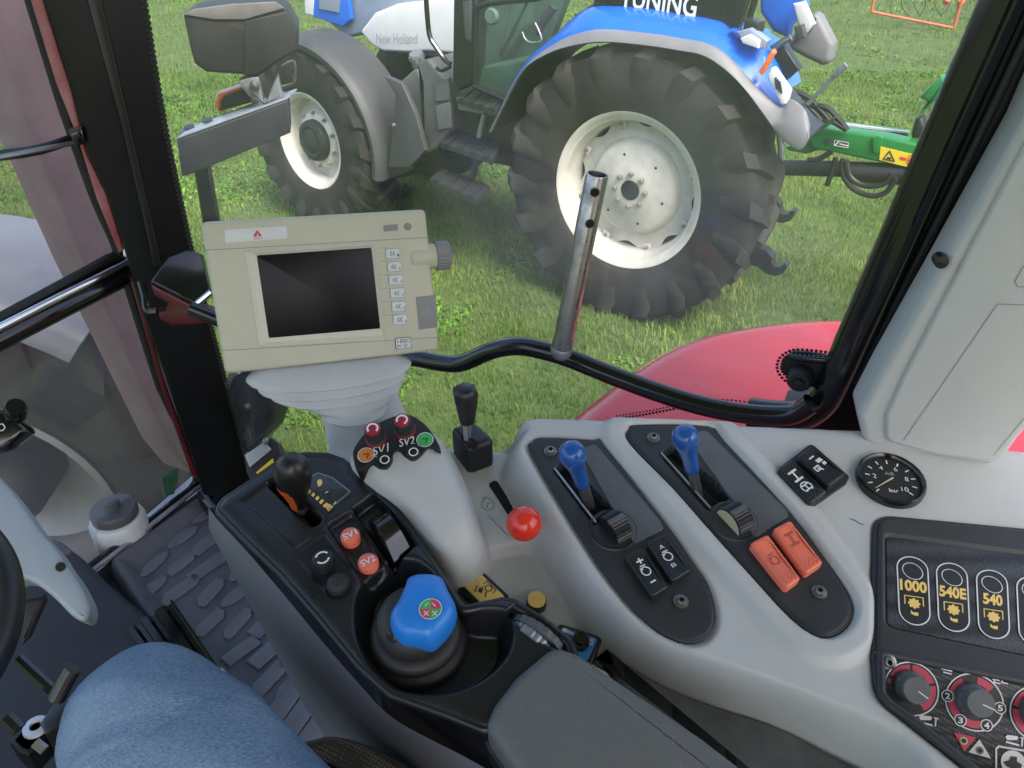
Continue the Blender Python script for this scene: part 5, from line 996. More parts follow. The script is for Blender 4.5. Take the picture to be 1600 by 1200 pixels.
# range label
b = MB(); lb = [(476, 764), (480, 745), (496, 736), (520, 744), (551, 768), (512, 800)]; b.plate(lb, PJ, .0014, 'label_panel', .0004, .003, base=-.003); bo = b.build('range_label', jc); d = MB(); pj = up(PJ, .0019); seg_(d, [(480, 748), (497, 739), (520, 747), (547, 768), (512, 797)], up(PJ, .0017), .0006, 'print_grey')
def fl_(mb, px, m, pl=pj): mb.add([hit(p, pl) for p in px], [list(range(len(px)))], m)
for i in range(6):
    x, y = 480+6*i, 770+5.5*i; fl_(d, [(x, y-2), (x+3+i*.8, y-6-i*.3), (x+6+i*.8, y-3-i*.3), (x+3.5, y+1.5)], 'print_yellow')
fl_(d, [(509, 793), (514, 787), (520, 791), (515, 799)], 'print_yellow'); seg_(d, [(508, 770), (513, 768)], pj, .001, 'print_white'); seg_(d, [(521, 788), (525, 785), (524, 784)], pj, .001, 'print_white'); fl_(d, [(495, 752), (500, 748), (504, 752), (503, 757), (498, 761), (496, 757)], 'print_yellow'); d.build('label_print', bo)
# buttons
def button(px, pl, r, h, body, top, parent, name, txt=None, ring=None, tilt=None):
    fr = frame(hit(px, up(pl, h)) - pl[1]*h, pl[1]); b = MB(); b.lathe([(r, -.006), (r, h*.85), (r*.93, h)], fr, body, 32); b.lathe([(r*.93, h), (r*.86, h+.0004), (0, h+.0005)], fr, top, 32); o = b.build(name, parent)
    d = MB(); c = fr @ V((0, 0, h+.001)); ax_ = V((1, 0, 0)); X = (ax_*math.cos(R(32))+pl[1].cross(ax_)*math.sin(R(32))); Y = pl[1].cross(X)
    if txt:
        P, F_ = text_geo(txt, .02); d.add([c+X*((x-.5)*r*1.45)+Y*((y-.5)*r*.72) for x, y in P], F_, 'print_white')
    if ring:
        for a0, a1 in ((20, 150), (200, 330)):
            vs = [c+(X*math.cos(R(a0+(a1-a0)*i/12))+Y*math.sin(R(a0+(a1-a0)*i/12)))*q_ for q_ in (r*.5, r*.68) for i in range(13)]; d.add(vs, [[i, i+1, 14+i, 13+i] for i in range(12)], 'print_white')
    if d.v: d.build('symbol', o)
    return o
button((547, 836), up(PJ, -.008), .0092, .009, 'coral_plastic', 'coral_plastic', jc, 'sv1_button', 'SV1'); button((575, 877), up(PJ, -.008), .0095, .007, 'coral_plastic', 'coral_plastic', jc, 'sv2_button', 'SV2')
b = MB(); b.lathe([(.0145, -.008), (.0145, -.0065), (.0105, -.006)], frame(hit((573, 880), up(PJ, -.006)), PA[1]), 'black_void', 32); b.build('button_well', jc)
button((504, 872), up(PJ, -.002), .0098, .012, 'black_plastic', 'black_plastic', jc, 'memory_button', None, True)
b = MB(); fr = frame(hit((530, 917), up(PJ, -.002)), PA[1]); b.lathe([(.0105, -.002), (.0105, .003), (.0095, .008), (.0065, .011), (0, .012)], fr, 'rubber', 28); b.build('button_cap', jc)
# black glossy wheel rocker in its trough
b = MB(); q = Quad([(572, 806), (594, 793), (642, 846), (612, 872)], PJ, .006); rs = []
for i in range(13):
    v = i/12; a = math.pi*v; hh = .020*math.sin(a)-.009; rs.append([q.p(.0, v, -.02), q.p(.02, v, hh-.004), q.p(.08, v, hh), q.p(.92, v, hh), q.p(.98, v, hh-.004), q.p(1., v, -.02)])
b.rings(rs, 'black_gloss', closed=False, cap1=False); b.build('rocker_wheel', jc, 50)
# joystick: bellows and blue grip
PBo = up(PJ, -.032); fr = frame(hit((652, 1004), PBo), V((.02, -.18, 1))); b = MB()
b.lathe([(.0435, -.006), (.044, .004), (.0415, .008), (.0375, .009), (.0365, .012), (.0390, .015), (.0390, .020), (.0355, .024), (.0315, .025), (.031, .028), (.033, .031), (.0325, .037), (.030, .044), (.022, .050), (.010, .052)], fr, 'bellows', 56); b.build('bellows', jc, 60)
hp = up(PJ, .024); hpx = [(640, 906), (664, 901), (690, 906), (702, 928), (713, 950), (711, 969), (692, 994), (673, 1007), (650, 1004), (628, 1001), (613, 986), (610, 966), (622, 945), (633, 922)]
b = MB(); Q = smooth2(px2(hpx, hp), 4); 
if area2(Q) < 0: Q = Q[::-1]
ctr = np.mean(np.array(Q), 0)
def scl(Q, s): return [tuple(ctr+(np.array(p)-ctr)*s) for p in Q]
rs = [to3(scl(Q, s), hp, h) for s, h in ((.45, -.045), (.55, -.038), (.80, -.026), (.94, -.016), (1.0, -.006), (.995, .000), (.96, .006), (.88, .0105), (.74, .0135), (.5, .0150), (.25, .0155))]
b.rings(rs, 'joystick_blue'); jo = b.build('joystick_grip', jc, 70, label='bright blue rounded joystick grip')
q = Quad([(656, 936), (688, 936), (690, 968), (656, 968)], up(hp, .0158)); d = MB()
for k_, m_ in enumerate(('pink_print', 'print_green', 'pink_print', 'print_green')):
    o_ = q.p(.5, .5, .0004); A = [R(90*k_+90*i/8) for i in range(9)]; e1 = (q.p(1, .5)-q.p(0, .5)).normalized(); e2 = q.n.cross(e1); d.add([o_]+[o_+(e1*math.cos(a)+e2*math.sin(a))*q.w*.52 for a in A], [list(range(10))], m_)
q.circ(d, .5, .5, q.w*.53, .0006, 'print_white', .0006)
for u, v in ((.3, .72), (.7, .72)): q.stroke(d, [(u-.1, v-.1), (u+.1, v+.1)], .0008, .0009, 'print_white'); q.stroke(d, [(u+.1, v-.1), (u-.1, v+.1)], .0008, .0009, 'print_white')
q.stroke(d, [(.25, .38), (.4, .22)], .0008, .0009, 'print_white'); q.stroke(d, [(.6, .22), (.75, .38)], .0008, .0009, 'print_white'); d.build('direction_sticker', jo)
b = MB(); b.lathe([(.006, 0), (.006, .006), (.004, .008), (0, .008)], frame(hit((619, 992), up(hp, -.012)), V((-.5, -.75, .3))), 'black_plastic', 16); b.build('trigger', jo)
# thumb wheels
for off, nm, m_ in ((0, 18, 'pad_plastic'), (1, 18, 'steel_dull')):
    a0 = hit((808+(-4 if off else 0), 962+(12 if off else 0)), up(PJ, -.004)); a1 = hit((876+(-20 if off else 0), 1008+(4 if off else 0)), up(PJ, -.004)); b = MB(); x_ = (a1-a0).normalized(); L_ = (a1-a0).length; R_ = L_*.72; mid = a0.lerp(a1, .5); cc = mid-PA[1]*(R_*.72); yy = PA[1].cross(x_); n_ = 22
    fr = frame(cc-yy*.004, yy, x_); rs = []
    seg = 88
    for z, k_ in ((0, .94), (.0008, .985), (.0068, .985), (.0076, .94)):
        rs.append([fr @ V(((R_*k_-(.0011 if (i % 4) in (0,) else 0))*math.cos(2*math.pi*i/seg), (R_*k_-(.0011 if (i % 4) in (0,) else 0))*math.sin(2*math.pi*i/seg), z)) for i in range(seg)])
    b.rings(rs, m_, cap0=True); b.build('thumb_wheel', jc, 50)
# ================================================================ armrest
ar = thing('armrest', 'grey padded leather-look armrest behind the joystick', 'armrest', (.0, .3, 1.6))
PR = up(PA, .026); b = MB(); Qa = round2(px2([(866, 1004), (905, 1018), (1000, 1082), (1100, 1150), (1160, 1196), (1260, 1300), (900, 1330), (790, 1180), (757, 1132), (772, 1098), (806, 1054)], PR), .035, 8)
b.prism(Qa, PR, -.05, 0, 'armrest_leather', .010, 6); b.build('cushion', ar, 60)
b = MB(); Qb_ = [tuple(p) for p in inset2(Qa, -.003)]; b.prism(Qb_, PR, -.09, -.030, 'black_plastic', .003); b.build('base_tray', ar, 60)
# ================================================================ valve dome with knobs (part of the side console)
PS = plane(hit((640, 750), up(PA, .03)), (-.05, -.42, 1))
b = MB(); Qh = smooth2(px2([(531, 706), (540, 678), (566, 656), (604, 642), (642, 638), (676, 652), (700, 684), (724, 736), (744, 788), (752, 826), (742, 856), (716, 876), (690, 872), (656, 836), (610, 786), (556, 742)], PS), 4)
if area2(Qh) < 0: Qh = Qh[::-1]
cq = np.mean(np.array(Qh), 0); n_ = len(Qh)
rs = [to3(inset2(Qh, -.008), PS, -.13)]
for k_ in (1.0, .992, .975, .95, .91, .86, .79, .70, .59, .46, .32, .18, .06): rs.append(to3([tuple(cq+(np.array(p)-cq)*k_) for p in Qh], PS, -.040+.0405*(1-k_**4.5)**.8))
b.rings(rs, 'grey_plastic'); dm = b.build('valve_dome', con, 70)
cres = [(553, 722), (551, 706), (561, 687), (580, 667), (605, 654), (630, 647), (650, 652), (670, 669), (687, 697), (684, 703), (670, 698), (657, 713), (645, 720), (632, 713), (622, 704), (614, 709), (613, 721), (605, 732), (592, 731), (580, 724), (565, 735), (556, 732)]
PSt = up(PS, -.004); b = MB(); Q = smooth2(px2(cres, up(PS, .002)), 3); b.prism(Q, PS, -.02, .0022, 'black_plastic', .0012); cp = b.build('control_plate', con, 60)
pv = up(PS, .0028)
def sv_knob(base, ang):
    fr = frame(hit(base, up(PS, .002)), PS[1]); b = MB(); seg = 40; rs = []
    for r, z in ((.0112, 0), (.0106, .0032), (.0092, .004), (.0084, .018), (.0076, .0195)):
        rs.append([fr @ V(((r-(.0005 if i % 2 and .0037 < z < .0185 else 0))*math.cos(2*math.pi*i/seg), (r-(.0005 if i % 2 and .0037 < z < .0185 else 0))*math.sin(2*math.pi*i/seg), z)) for i in range(seg)])
    b.rings(rs[:2], 'maroon_knob', cap1=False); b.rings(rs[1:4], 'charcoal_plastic', cap1=False); b.rings(rs[3:], 'maroon_knob'); c = fr @ V((0, 0, .0199)); X = V((1, 0, 0)); Y = PS[1].cross(X)
    A = [R(ang+i*270/16) for i in range(17)]; vs = [c+(X*math.cos(a)+Y*math.sin(a))*q_ for q_ in (.0040, .0060) for a in A]; b.add(vs, [[i, i+1, 18+i, 17+i] for i in range(16)], 'print_white'); b.build('knob', cp)
sv_knob((588, 685), -40); sv_knob((633, 672), -60)
d = MB(); q = Quad([(583, 699), (607, 692), (607, 706), (583, 713)], pv); q.text(d, 'SV1', 0, .0, 1, 1, .0003, 'print_white', .01); q = Quad([(624, 686), (648, 681), (648, 694), (624, 699)], pv); q.text(d, 'SV2', 0, .0, 1, 1, .0003, 'print_white', .01)
def ringat(mb, px, pl, r, m, w_=None, seg=24, h=0):
    c = hit(px, pl)+pl[1]*h; X = V((1, 0, 0)); Y = pl[1].cross(X)
    if w_ is None: mb.add([c+(X*math.cos(2*math.pi*i/seg)+Y*math.sin(2*math.pi*i/seg))*r for i in range(seg)], [list(range(seg))], m)
    else:
        vs = [c+(X*math.cos(2*math.pi*i/seg)+Y*math.sin(2*math.pi*i/seg))*q_ for q_ in (r-w_/2, r+w_/2) for i in range(seg)]; mb.add(vs, [[i, (i+1) % seg, seg+(i+1) % seg, seg+i] for i in range(seg)], m)
ringat(d, (572, 711), pv, .0072, 'print_orange', h=.0002); ringat(d, (572, 711), pv, .0080, 'print_white', .0008, h=.0002); ringat(d, (664, 687), pv, .0072, 'print_green', h=.0002); ringat(d, (664, 687), pv, .0080, 'print_white', .0008, h=.0002)
for c in ((572, 711), (664, 687)): seg_(d, [(c[0]-5, c[1]-1), (c[0]+4, c[1]-2), (c[0]+1, c[1]+5)], up(pv, .0006), .001, 'print_dark')
seg_(d, [(580, 712), (588, 714), (596, 712)], up(pv, .0004), .0006, 'print_white'); seg_(d, [(656, 693), (650, 700), (648, 702)], up(pv, .0004), .0006, 'print_white'); d.build('lettering', cp)
for px in ((601, 718), (646, 706)):
    fr = frame(hit(px, up(PS, .004)), PS[1]); b = MB(); b.lathe([(.0074, -.006), (.0070, .004), (.0062, .0055), (0, .0058)], fr, 'black_plastic', 28); o = b.build('push_button', cp); d = MB(); ringat(d, px, up(PS, .0105), .0042, 'print_white', .0011); d.build('symbol', o)
b = MB(); c_ = hit((603, 786), up(PS, .0025)); X_ = V((1, 0, 0)); Y_ = PS[1].cross(X_)
for r_, m_, h_ in ((.0165, 'black_plastic', 0), (.0145, 'charcoal_plastic', .0006)): b.add([c_+PS[1]*h_+(X_*math.cos(R(-75+i*10))+Y_*math.sin(R(-75+i*10)))*r_ for i in range(18)], [list(range(18))], m_)
pass
# ================================================================ display terminal
dt = thing('display_terminal', 'beige display terminal with dark screen on a ribbed grey neck', 'monitor', hit((600, 730), PB))
MN = V((.3025, -.8868, .3494)); MX = V((.951, .303, -.054)); MX = (MX-MN*MX.dot(MN)).normalized()
MP = (at((505, 455), .88), MN.normalized())
q = Quad([(313, 347), (665, 327), (687, 548), (352, 585)], MP); b = MB()
Qm = round2(q.q2([(0, 0), (1, 0), (1, 1), (0, 1)]), .007, 4); b.prism(Qm, MP, -.045, 0, 'beige_plastic', .0045, 4, True); mo = b.build('casing', dt, 50)
cw = Quad([(401, 399), (580, 387), (594, 513), (420, 528)], MP)
b = MB()   # raised bezel round the screen, sloped inwards
out = Quad([(382, 392), (590, 378), (600, 532), (405, 541)], MP); a_ = [out.p(*x, .0006) for x in ((0, 0), (1, 0), (1, 1), (0, 1))]; i_ = [cw.p(*x, .0012) for x in ((0, 0), (1, 0), (1, 1), (0, 1))]; m_ = [p_+MN*.0030 for p_ in [a.lerp(c, .5) for a, c in zip(a_, i_)]]
b.rings([a_, m_, i_], 'beige_light', cap1=False); b.build('screen_bezel', mo)
b = MB(); cw.slab(b, [(0, 0), (1, 0), (1, 1), (0, 1)], -.003, .0012, 'screen_glass', .0004, .003); b.build('screen', mo)
b = MB()
for l_ in ([(320, 391), (668, 371)], [(345, 548), (686, 527)]):
    seg_(b, l_, up(MP, .0004), .0008, 'label_grey')
for y0 in (390, 411, 432, 453, 474, 495): seg_(b, [(586+(y0-390)*.105, y0-2), (603+(y0-390)*.105, y0-3)], up(MP, .0005), .0005, 'label_grey')
b.build('casing_groove', mo)
b = MB(); q1 = Quad([(350, 359), (448, 353), (450, 373), (352, 380)], MP); q1.slab(b, [(0, 0), (1, 0), (1, 1), (0, 1)], -.001, .001, 'key_white', .0003, .003); lo_ = b.build('name_plate', mo)
d = MB(); q1.fill(d, [(.52, .16), (.59, .66), (.44, .66)], .0014, 'print_red'); q1.fill(d, [(.52, .35), (.535, .66), (.505, .66)], .0017, 'key_white'); q1.text(d, 'AGCO', .45, .72, .59, .88, .0014, 'print_red'); d.build('emblem', lo_)
b = MB(); q1 = Quad([(599, 352), (621, 350), (622, 360), (600, 362)], MP); q1.slab(b, [(0, 0), (1, 0), (1, 1), (0, 1)], -.001, .0008, 'label_grey', 0, .001); b.lathe([(.0042, -.001), (.0042, .001), (.003, .002), (0, .002)], frame(hit((637, 354), MP), MN), 'label_grey', 16); b.build('sensor_window', mo)
for i in range(6):
    cx, cy = 613.5+i*2.35, 396+i*20.6; q1 = Quad([(cx-11, cy-6.5), (cx+10, cy-8), (cx+11, cy+6.5), (cx-10, cy+8)], MP); b = MB(); q1.slab(b, [(-.05, -.07), (1.05, -.07), (1.05, 1.07), (-.05, 1.07)], -.001, .0005, 'print_grey', 0, .002); q1.slab(b, [(0, 0), (1, 0), (1, 1), (0, 1)], -.001, .0022, 'key_white', .0006, .0018); ko_ = b.build('soft_key', mo)
    d = MB(); 
    for u in (.28, .48): q1.stroke(d, [(u+.13, .28), (u, .5), (u+.13, .72)], .0008, .0025, 'print_dark')
    q1.text(d, str(i+1), .82, .55, .93, .85, .0025, 'print_dark'); d.build('symbol', ko_, kind='stuff')
b = MB(); q1 = Quad([(618, 529), (641, 527), (642, 543), (619, 545)], MP); q1.slab(b, [(-.04, -.05), (1.04, -.05), (1.04, 1.05), (-.04, 1.05)], -.001, .0006, 'print_dark', 0, .002); q1.slab(b, [(0, 0), (1, 0), (1, 1), (0, 1)], -.001, .0022, 'key_white', .0005, .0018); ko_ = b.build('escape_key', mo); d = MB(); q1.text(d, 'ESC', .30, .10, .94, .45, .0025, 'print_dark', .01); q1.circ(d, .62, .72, .0018, .0025, 'print_dark', .0006); q1.fill(d, [(.08, .2), (.2, .28), (.08, .38)], .0025, 'print_dark'); q1.fill(d, [(.08, .62), (.2, .72), (.08, .82)], .0025, 'print_dark'); q1.fill(d, [(.22, .62), (.34, .72), (.22, .82)], .0025, 'print_dark'); d.build('symbol', ko_, kind='stuff')
# rotary knob at the right edge
kc = hit((641, 403), up(MP, -.012)); b = MB(); fr = frame(kc, MX, MN); b.lathe([(.0145, 0), (.0150, .003), (.0150, .028), (.0148, .030)], fr, 'beige_plastic', 32, cap0=True); b.build('knob_boss', mo)
b = MB(); seg = 56; rs = []
for z, k_ in ((.030, .9), (.031, 1), (.045, 1), (.0475, .88)): rs.append([fr @ V(((.0175*k_-(.0009 if i % 2 else 0))*math.cos(2*math.pi*i/seg), (.0175*k_-(.0009 if i % 2 else 0))*math.sin(2*math.pi*i/seg), z)) for i in range(seg)])
b.rings(rs, 'label_grey', cap0=True); b.build('rotary_knob', mo)
b = MB(); q1 = Quad([(650, 464), (679, 461), (683, 511), (655, 515)], MP); q1.slab(b, [(0, 0), (1.03, 0), (1.03, 1), (0, 1)], -.003, .0012, 'label_grey', .0004)
for i in range(5): q1.slab(b, [(.2+.1*i, .38), (.25+.1*i, .38), (.25+.1*i, .62), (.2+.1*i, .62)], 0, .0022, 'print_grey')
b.build('card_slot_cover', mo)
# ribbed neck below the terminal
nk = MB(); rs = []; seg = 44
for cx, cy, hw, dp, bb in ((516, 564, 100, .905, .36), (516, 574, 122, .905, .36), (517, 579, 127, .905, .37), (518, 584, 124, .905, .38), (519, 587, 112, .905, .39), (520, 590, 110, .905, .40), (521, 594, 114, .905, .41), (522, 598, 112, .905, .42), (524, 601, 102, .905, .43), (526, 604, 100, .905, .44), (528, 608, 101, .905, .46), (531, 612, 96, .905, .48), (535, 615, 82, .905, .52), (538, 618, 76, .905, .55), (542, 622, 74, .905, .58), (546, 626, 66, .905, .64), (549, 630, 54, .905, .76), (551, 634, 52, .905, .8), (552, 640, 52, .905, .85), (553, 646, 44, .905, .9)):
    c = at((cx, cy), dp); a = hw*dp/FPX; X = (MX+V((0, 0, -.0))).normalized(); Y = V((0, 0, 1)).cross(X).normalized()
    rs.append([c+X*math.cos(2*math.pi*i/seg)*a+Y*math.sin(2*math.pi*i/seg)*a*bb for i in range(seg)])
nk.rings(rs, 'neck_grey', cap0=True); nk.build('neck_boot', dt, 60)
nk = MB(); rs = []
for cx, cy, hw, dp in ((560, 600, 58, .935), (562, 622, 60, .93), (570, 650, 64, .925), (585, 690, 72, .90), (600, 740, 78, .86)):
    c = at((cx, cy), dp); a = hw*dp/FPX; rs.append([c+V((1, 0, 0))*math.cos(2*math.pi*i/seg)*a+V((0, 1, 0))*math.sin(2*math.pi*i/seg)*a*.75 for i in range(seg)])
nk.rings([ [V(p) for p in r] for r in rs], 'neck_grey', cap0=True); nk.build('neck_post', dt, 60)
# ================================================================ steel tube standing on the hand rail
tb = thing('steel_tube', 'scratched steel tube with drilled holes standing on the black hand rail', 'tube', hit((877, 552), up(SG, .05)))
P0 = hit((877, 548), up(SG, .042)); top = at((933, 273), (P0-CAM).dot(FWD)*.875); ax = (top-P0).normalized(); L_ = (top-P0).length; rt = 16*((P0-CAM).dot(FWD))/FPX*.98
fr = frame(P0, ax, -ray((900, 400))); b = MB(); b.lathe([(rt*.8, -.004), (rt*1.05, .0), (rt*1.06, .022), (rt, .026), (rt, L_), (rt*.97, L_+.0008), (rt*.84, L_+.0006), (rt*.83, L_-.001), (rt*.83, L_-.12)], fr, 'steel', 40, cap0=True); b.build('pipe', tb)
for t, a_, m_ in ((.93, -8, 'black_void'), (.885, 6, 'steel_dull'), (.77, 0, 'black_void')):
    if m_ != 'black_void': continue
    f2 = fr @ Matrix.Translation((0, 0, L_*t)) @ Matrix.Rotation(R(a_+14), 4, 'Z') @ Matrix.Translation((rt*.955, 0, 0)) @ Matrix.Rotation(R(90), 4, 'Y'); d = MB(); d.lathe([(.0058, -.0004), (.0058, .0008), (.0048, .0009)], f2, 'lever_steel', 20); d.lathe([(.0048, .0009), (0, .0008)], f2, 'black_void', 20); d.build('drilled_hole', tb)
b = MB(); b.lathe([(rt*1.12*math.sin(math.pi*i/12), rt*.1-rt*1.12*math.cos(math.pi*i/12)) for i in range(13)], fr, 'steel_dull', 24); b.build('ball_foot', tb)
# ================================================================ cab floor and mat
b = MB(); b.prism([(-.69, 1.29), (-1.28, .10), (-1.0, -1.0), (1.1, -1.0), (1.1, .42), (.36, .75)], FL, -.04, 0, 'floor_dark', 0, 3, True); b.build('cab_floor', kind='structure')
fm = thing('floor_mat', 'black ribbed rubber floor mat in the footwell', 'floor mat', hit((330, 930), FL))
FM = up(FL, .012); b = MB(); Qm_ = round2(px2([(168, 886), (322, 776), (372, 774), (860, 1250), (860, 1420), (520, 1420), (300, 1080), (212, 960)], FM), .02)
def Hm(X, Y):
    d_ = sdf(X, Y, Qm_); return .022*sstep((.05-d_)/.035)*sstep((d_+.0)/.012)
relief(b, FM, Qm_, .006, 'mat_rubber', Hm, drop=.02, edge=.01, keep=-.008); b.build('sheet', fm, 60)
pads = []
e1, e2 = np.array((.76, -.65)), np.array((.70, .71))
rnd = random.Random(3)
poly = [(205, 905), (318, 800), (352, 808), (420, 890), (500, 985), (560, 1060), (470, 1080), (398, 1076), (340, 1010), (262, 940)]
def inside(p, P):
    c = False
    for i in range(len(P)):
        a, b_ = P[i], P[i-1]
        if (a[1] > p[1]) != (b_[1] > p[1]) and p[0] < (b_[0]-a[0])*(p[1]-a[1])/(b_[1]-a[1])+a[0]: c = not c
    return c
for i in range(-8, 14):
    for j in range(-2, 22):
        c = np.array((330, 930))+e1*(i-4)*58*1.0+e2*(j-10)*32+e1*((j % 2)*28)+np.array((rnd.uniform(-4, 4), rnd.uniform(-4, 4)))
        if inside(tuple(c), poly): pads.append(c)
kinds = {}
for c in pads:
    k_ = rnd.choice(('rect', 'leaf', 'cut', 'cut', 'leaf')); L_ = rnd.uniform(.058, .085); w_ = rnd.uniform(.024, .031)
    if k_ not in kinds:
        shp = {'rect': [(-.5, -.5), (.5, -.5), (.5, .5), (-.5, .5)], 'leaf': [(-.5, 0), (-.3, -.4), (0, -.5), (.3, -.42), (.5, -.1), (.46, .3), (.2, .5), (-.2, .5), (-.42, .3)], 'cut': [(-.5, -.5), (.3, -.5), (.5, .0), (.46, .5), (-.3, .5), (-.5, .1)]}[k_]
        b = MB(); Q = [(x*.052, y*.021) for x, y in shp]; rs = [[(x, y, -.006) for x, y in Q], [(x, y, .0045) for x, y in Q], [(x, y, .0055) for x, y in inset2(Q, .001)]]; b.rings(rs, 'mat_pad')
        o = b.build('tread_pad', fm, 30); kinds[k_] = o.data
    else:
        o = bpy.data.objects.new('tread_pad', kinds[k_]); sc.collection.objects.link(o); o.parent = fm
    o.matrix_parent_inverse = world_of(fm).inverted(); d_ = hit(tuple(c+e1*10), FM)-hit(tuple(c), FM); o.matrix_basis = frame(hit(tuple(c), FM), (0, 0, 1), d_) @ Matrix.Rotation(rnd.uniform(-.18, .18)+(math.pi if rnd.random() < .5 else 0), 4, 'Z') @ Matrix.Diagonal((L_/.052, w_/.021, 1, 1))
for c in ((478, 1108), (508, 1122), (452, 1090)):
    b = MB(); d_ = (hit((c[0]+10, c[1]-14), FM)-hit(c, FM)).normalized(); b.box(frame(hit(c, FM), (0, 0, 1), d_), .16, .035, .006, 'mat_pad', .002); b.build('tread_bar', fm)
# ================================================================ steering column, wheel, pedals
tun = MB(); tp_ = plane((0, 0, 1.45), (0, 0, 1)); vslab(tun, [(60, 835), (92, 838), (130, 868), (168, 905), (236, 962), (330, 1040), (372, 1100), (420, 1400), (-300, 1400), (-300, 900)], tp_, .10, 'floor_dark', .018, rr=.03, seg=4); tun.build('floor_tunnel', kind='structure')
scn = thing('steering_column', 'grey steering column shroud with black stalk beside the windscreen', 'steering column', (-.75, .75, 1.45))
b = MB(); scp = plane(at((60, 880), .98), (.35, -.55, .75)); vslab(b, [(-90, 700), (-20, 730), (20, 770), (60, 826), (88, 858), (102, 880), (120, 905), (138, 940), (139, 962), (130, 971), (112, 962), (80, 930), (40, 905), (0, 912), (-90, 960)], scp, .09, 'grey_column', .007, smooth=3, seg=4); b.build('shroud', scn)
b = MB(); b.lathe([(.006, 0), (.006, .003), (0, .003)], frame(hit((95, 886), up(scp, .002)), scp[1]), 'black_plastic', 14); b.build('shroud_screw', scn)
b = MB(); stp = plane(at((10, 672), .9), (.3, -.75, .6)); vslab(b, [(-60, 620), (4, 642), (14, 648), (38, 668), (40, 676), (22, 690), (6, 702), (-60, 720)], stp, .04, 'black_gloss', .006); so2 = b.build('stalk', scn)
b = MB(); b.lathe([(.012, 0), (.012, .02), (.010, .024), (0, .024)], frame(hit((24, 648), up(stp, -.005)), stp[1]+V((.4, .2, .5))), 'black_gloss', 20); b.build('stalk_button', so2)
d = MB(); pq = up(stp, .0012); seg_(d, [(-3, 664), (4, 662), (8, 668), (4, 673), (-2, 672)], pq, .0012, 'print_white', True); d.build('symbol', so2)
sw = thing('steering_wheel', 'black steering wheel rim at the edge of the footwell', 'steering wheel', (-.75, .45, 1.9))
# rim circle: passes through three pixel/depth points
c0 = at((-245, 985), .66); nrm = V((.28, -.36, .89)).normalized(); e1_ = (at((-18, 985), .62)-c0); e1_ = (e1_-nrm*e1_.dot(nrm)); rw = e1_.length-.0; e1_.normalize(); e2_ = nrm.cross(e1_)
b = MB(); P = [c0+(e1_*math.cos(2*math.pi*i/72)+e2_*math.sin(2*math.pi*i/72))*(rw-.012) for i in range(72)]; rs = []
for i in range(73):
    a = 2*math.pi*i/72; rd = e1_*math.cos(a)+e2_*math.sin(a); c = c0+rd*(rw-.014); rs.append([c+rd*math.cos(t*2*math.pi/14)*.0135+nrm*math.sin(t*2*math.pi/14)*.0155 for t in range(14)])
b.rings(rs, 'black_plastic', cap1=False); b.build('rim', sw, 70)
b = MB(); 
for a in (150, 210, 270): b.tube([c0, c0+(e1_*math.cos(R(a))+e2_*math.sin(R(a)))*(rw-.015)], .010, 'black_plastic', 10, 0)
b.lathe([(.05, -.02), (.05, .012), (.04, .02), (0, .022)], frame(c0, nrm), 'black_plastic', 28); b.build('spokes', sw)
pd = thing('pedal_linkage', 'black pedal and bolted linkage below the steering wheel', 'pedal', hit((70, 1130), tp_))
b = MB(); vslab(b, [(60, 1130), (80, 1100), (122, 1080), (126, 1092), (94, 1128), (70, 1146)], up(tp_, .10), .05, 'black_plastic', .006); b.build('block', pd)
b = MB(); vslab(b, [(14, 1160), (30, 1140), (52, 1122), (82, 1132), (80, 1142), (44, 1180), (28, 1174)], up(tp_, .09), .04, 'black_plastic', .006); po = b.build('block', pd); b.lathe([(.017, 0), (.016, .004), (.008, .005), (.007, .002)], frame(hit((57, 1137), up(tp_, .092)), (0, 0, 1)), 'aluminium', 24); b.build('bolt_eye', po)
b = MB(); b.tube([at(q_, .90) for q_ in [(88, 1092), (102, 1064), (114, 1044)]], .010, 'black_gloss', 10); b.build('peg', pd)
b = MB(); b.tube([at(q_, .93) for q_ in [(28, 1028), (60, 1058), (84, 1080)]], .007, 'black_gloss', 8); b.build('rod', pd); b = MB(); b.tube([at(q_, .90) for q_ in [(10, 1120), (30, 1140)]], .009, 'black_gloss', 8); b.build('rod', pd); b = MB(); b.tube([at(q_, .88) for q_ in [(55, 1160), (70, 1172)]], .006, 'lever_steel', 8); b.build('rod', pd)
b = MB(); vslab(b, [(28, 938), (66, 932), (70, 942), (44, 1000), (34, 1010)], plane(at((50, 960), 1.05), (.4, -.7, .6)), .03, 'rubber', .006); b.build('pedal_pad', pd)
# corrugated black plate by the mat
cp_ = thing('corrugated_plate', 'bent black ribbed metal plate standing at the edge of the floor mat', 'plate', at((280, 1010), 1.1))
A_, B_, C_, D_ = at((198, 988), 1.08), at((273, 940), 1.10), at((352, 1056), 1.04), at((285, 1110), 1.0); b = MB(); nx = 24; nn = (B_-A_).cross(D_-A_).normalized()
if nn.dot(CAM-A_) < 0: nn = -nn
g = []
for j in range(2):
    row = []
    for i in range(nx+1):
        t = i/nx; p_ = (A_.lerp(B_, t) if j == 0 else D_.lerp(C_, t)); row.append(p_+nn*.008*(1 if (t*3.2 % 1) < .55 else 0))
    g.append(row)
g2 = [[p_-nn*.002 for p_ in r] for r in g]
b.rings([g[0]+g2[0][::-1], g[1]+g2[1][::-1]], 'black_gloss', cap0=True); b.build('sheet', cp_, 30)
b = MB(); b.box(frame(at((348, 1052), 1.03), nn), .008, .012, .003, 'ivory', .001); b.build('rivet', cp_)
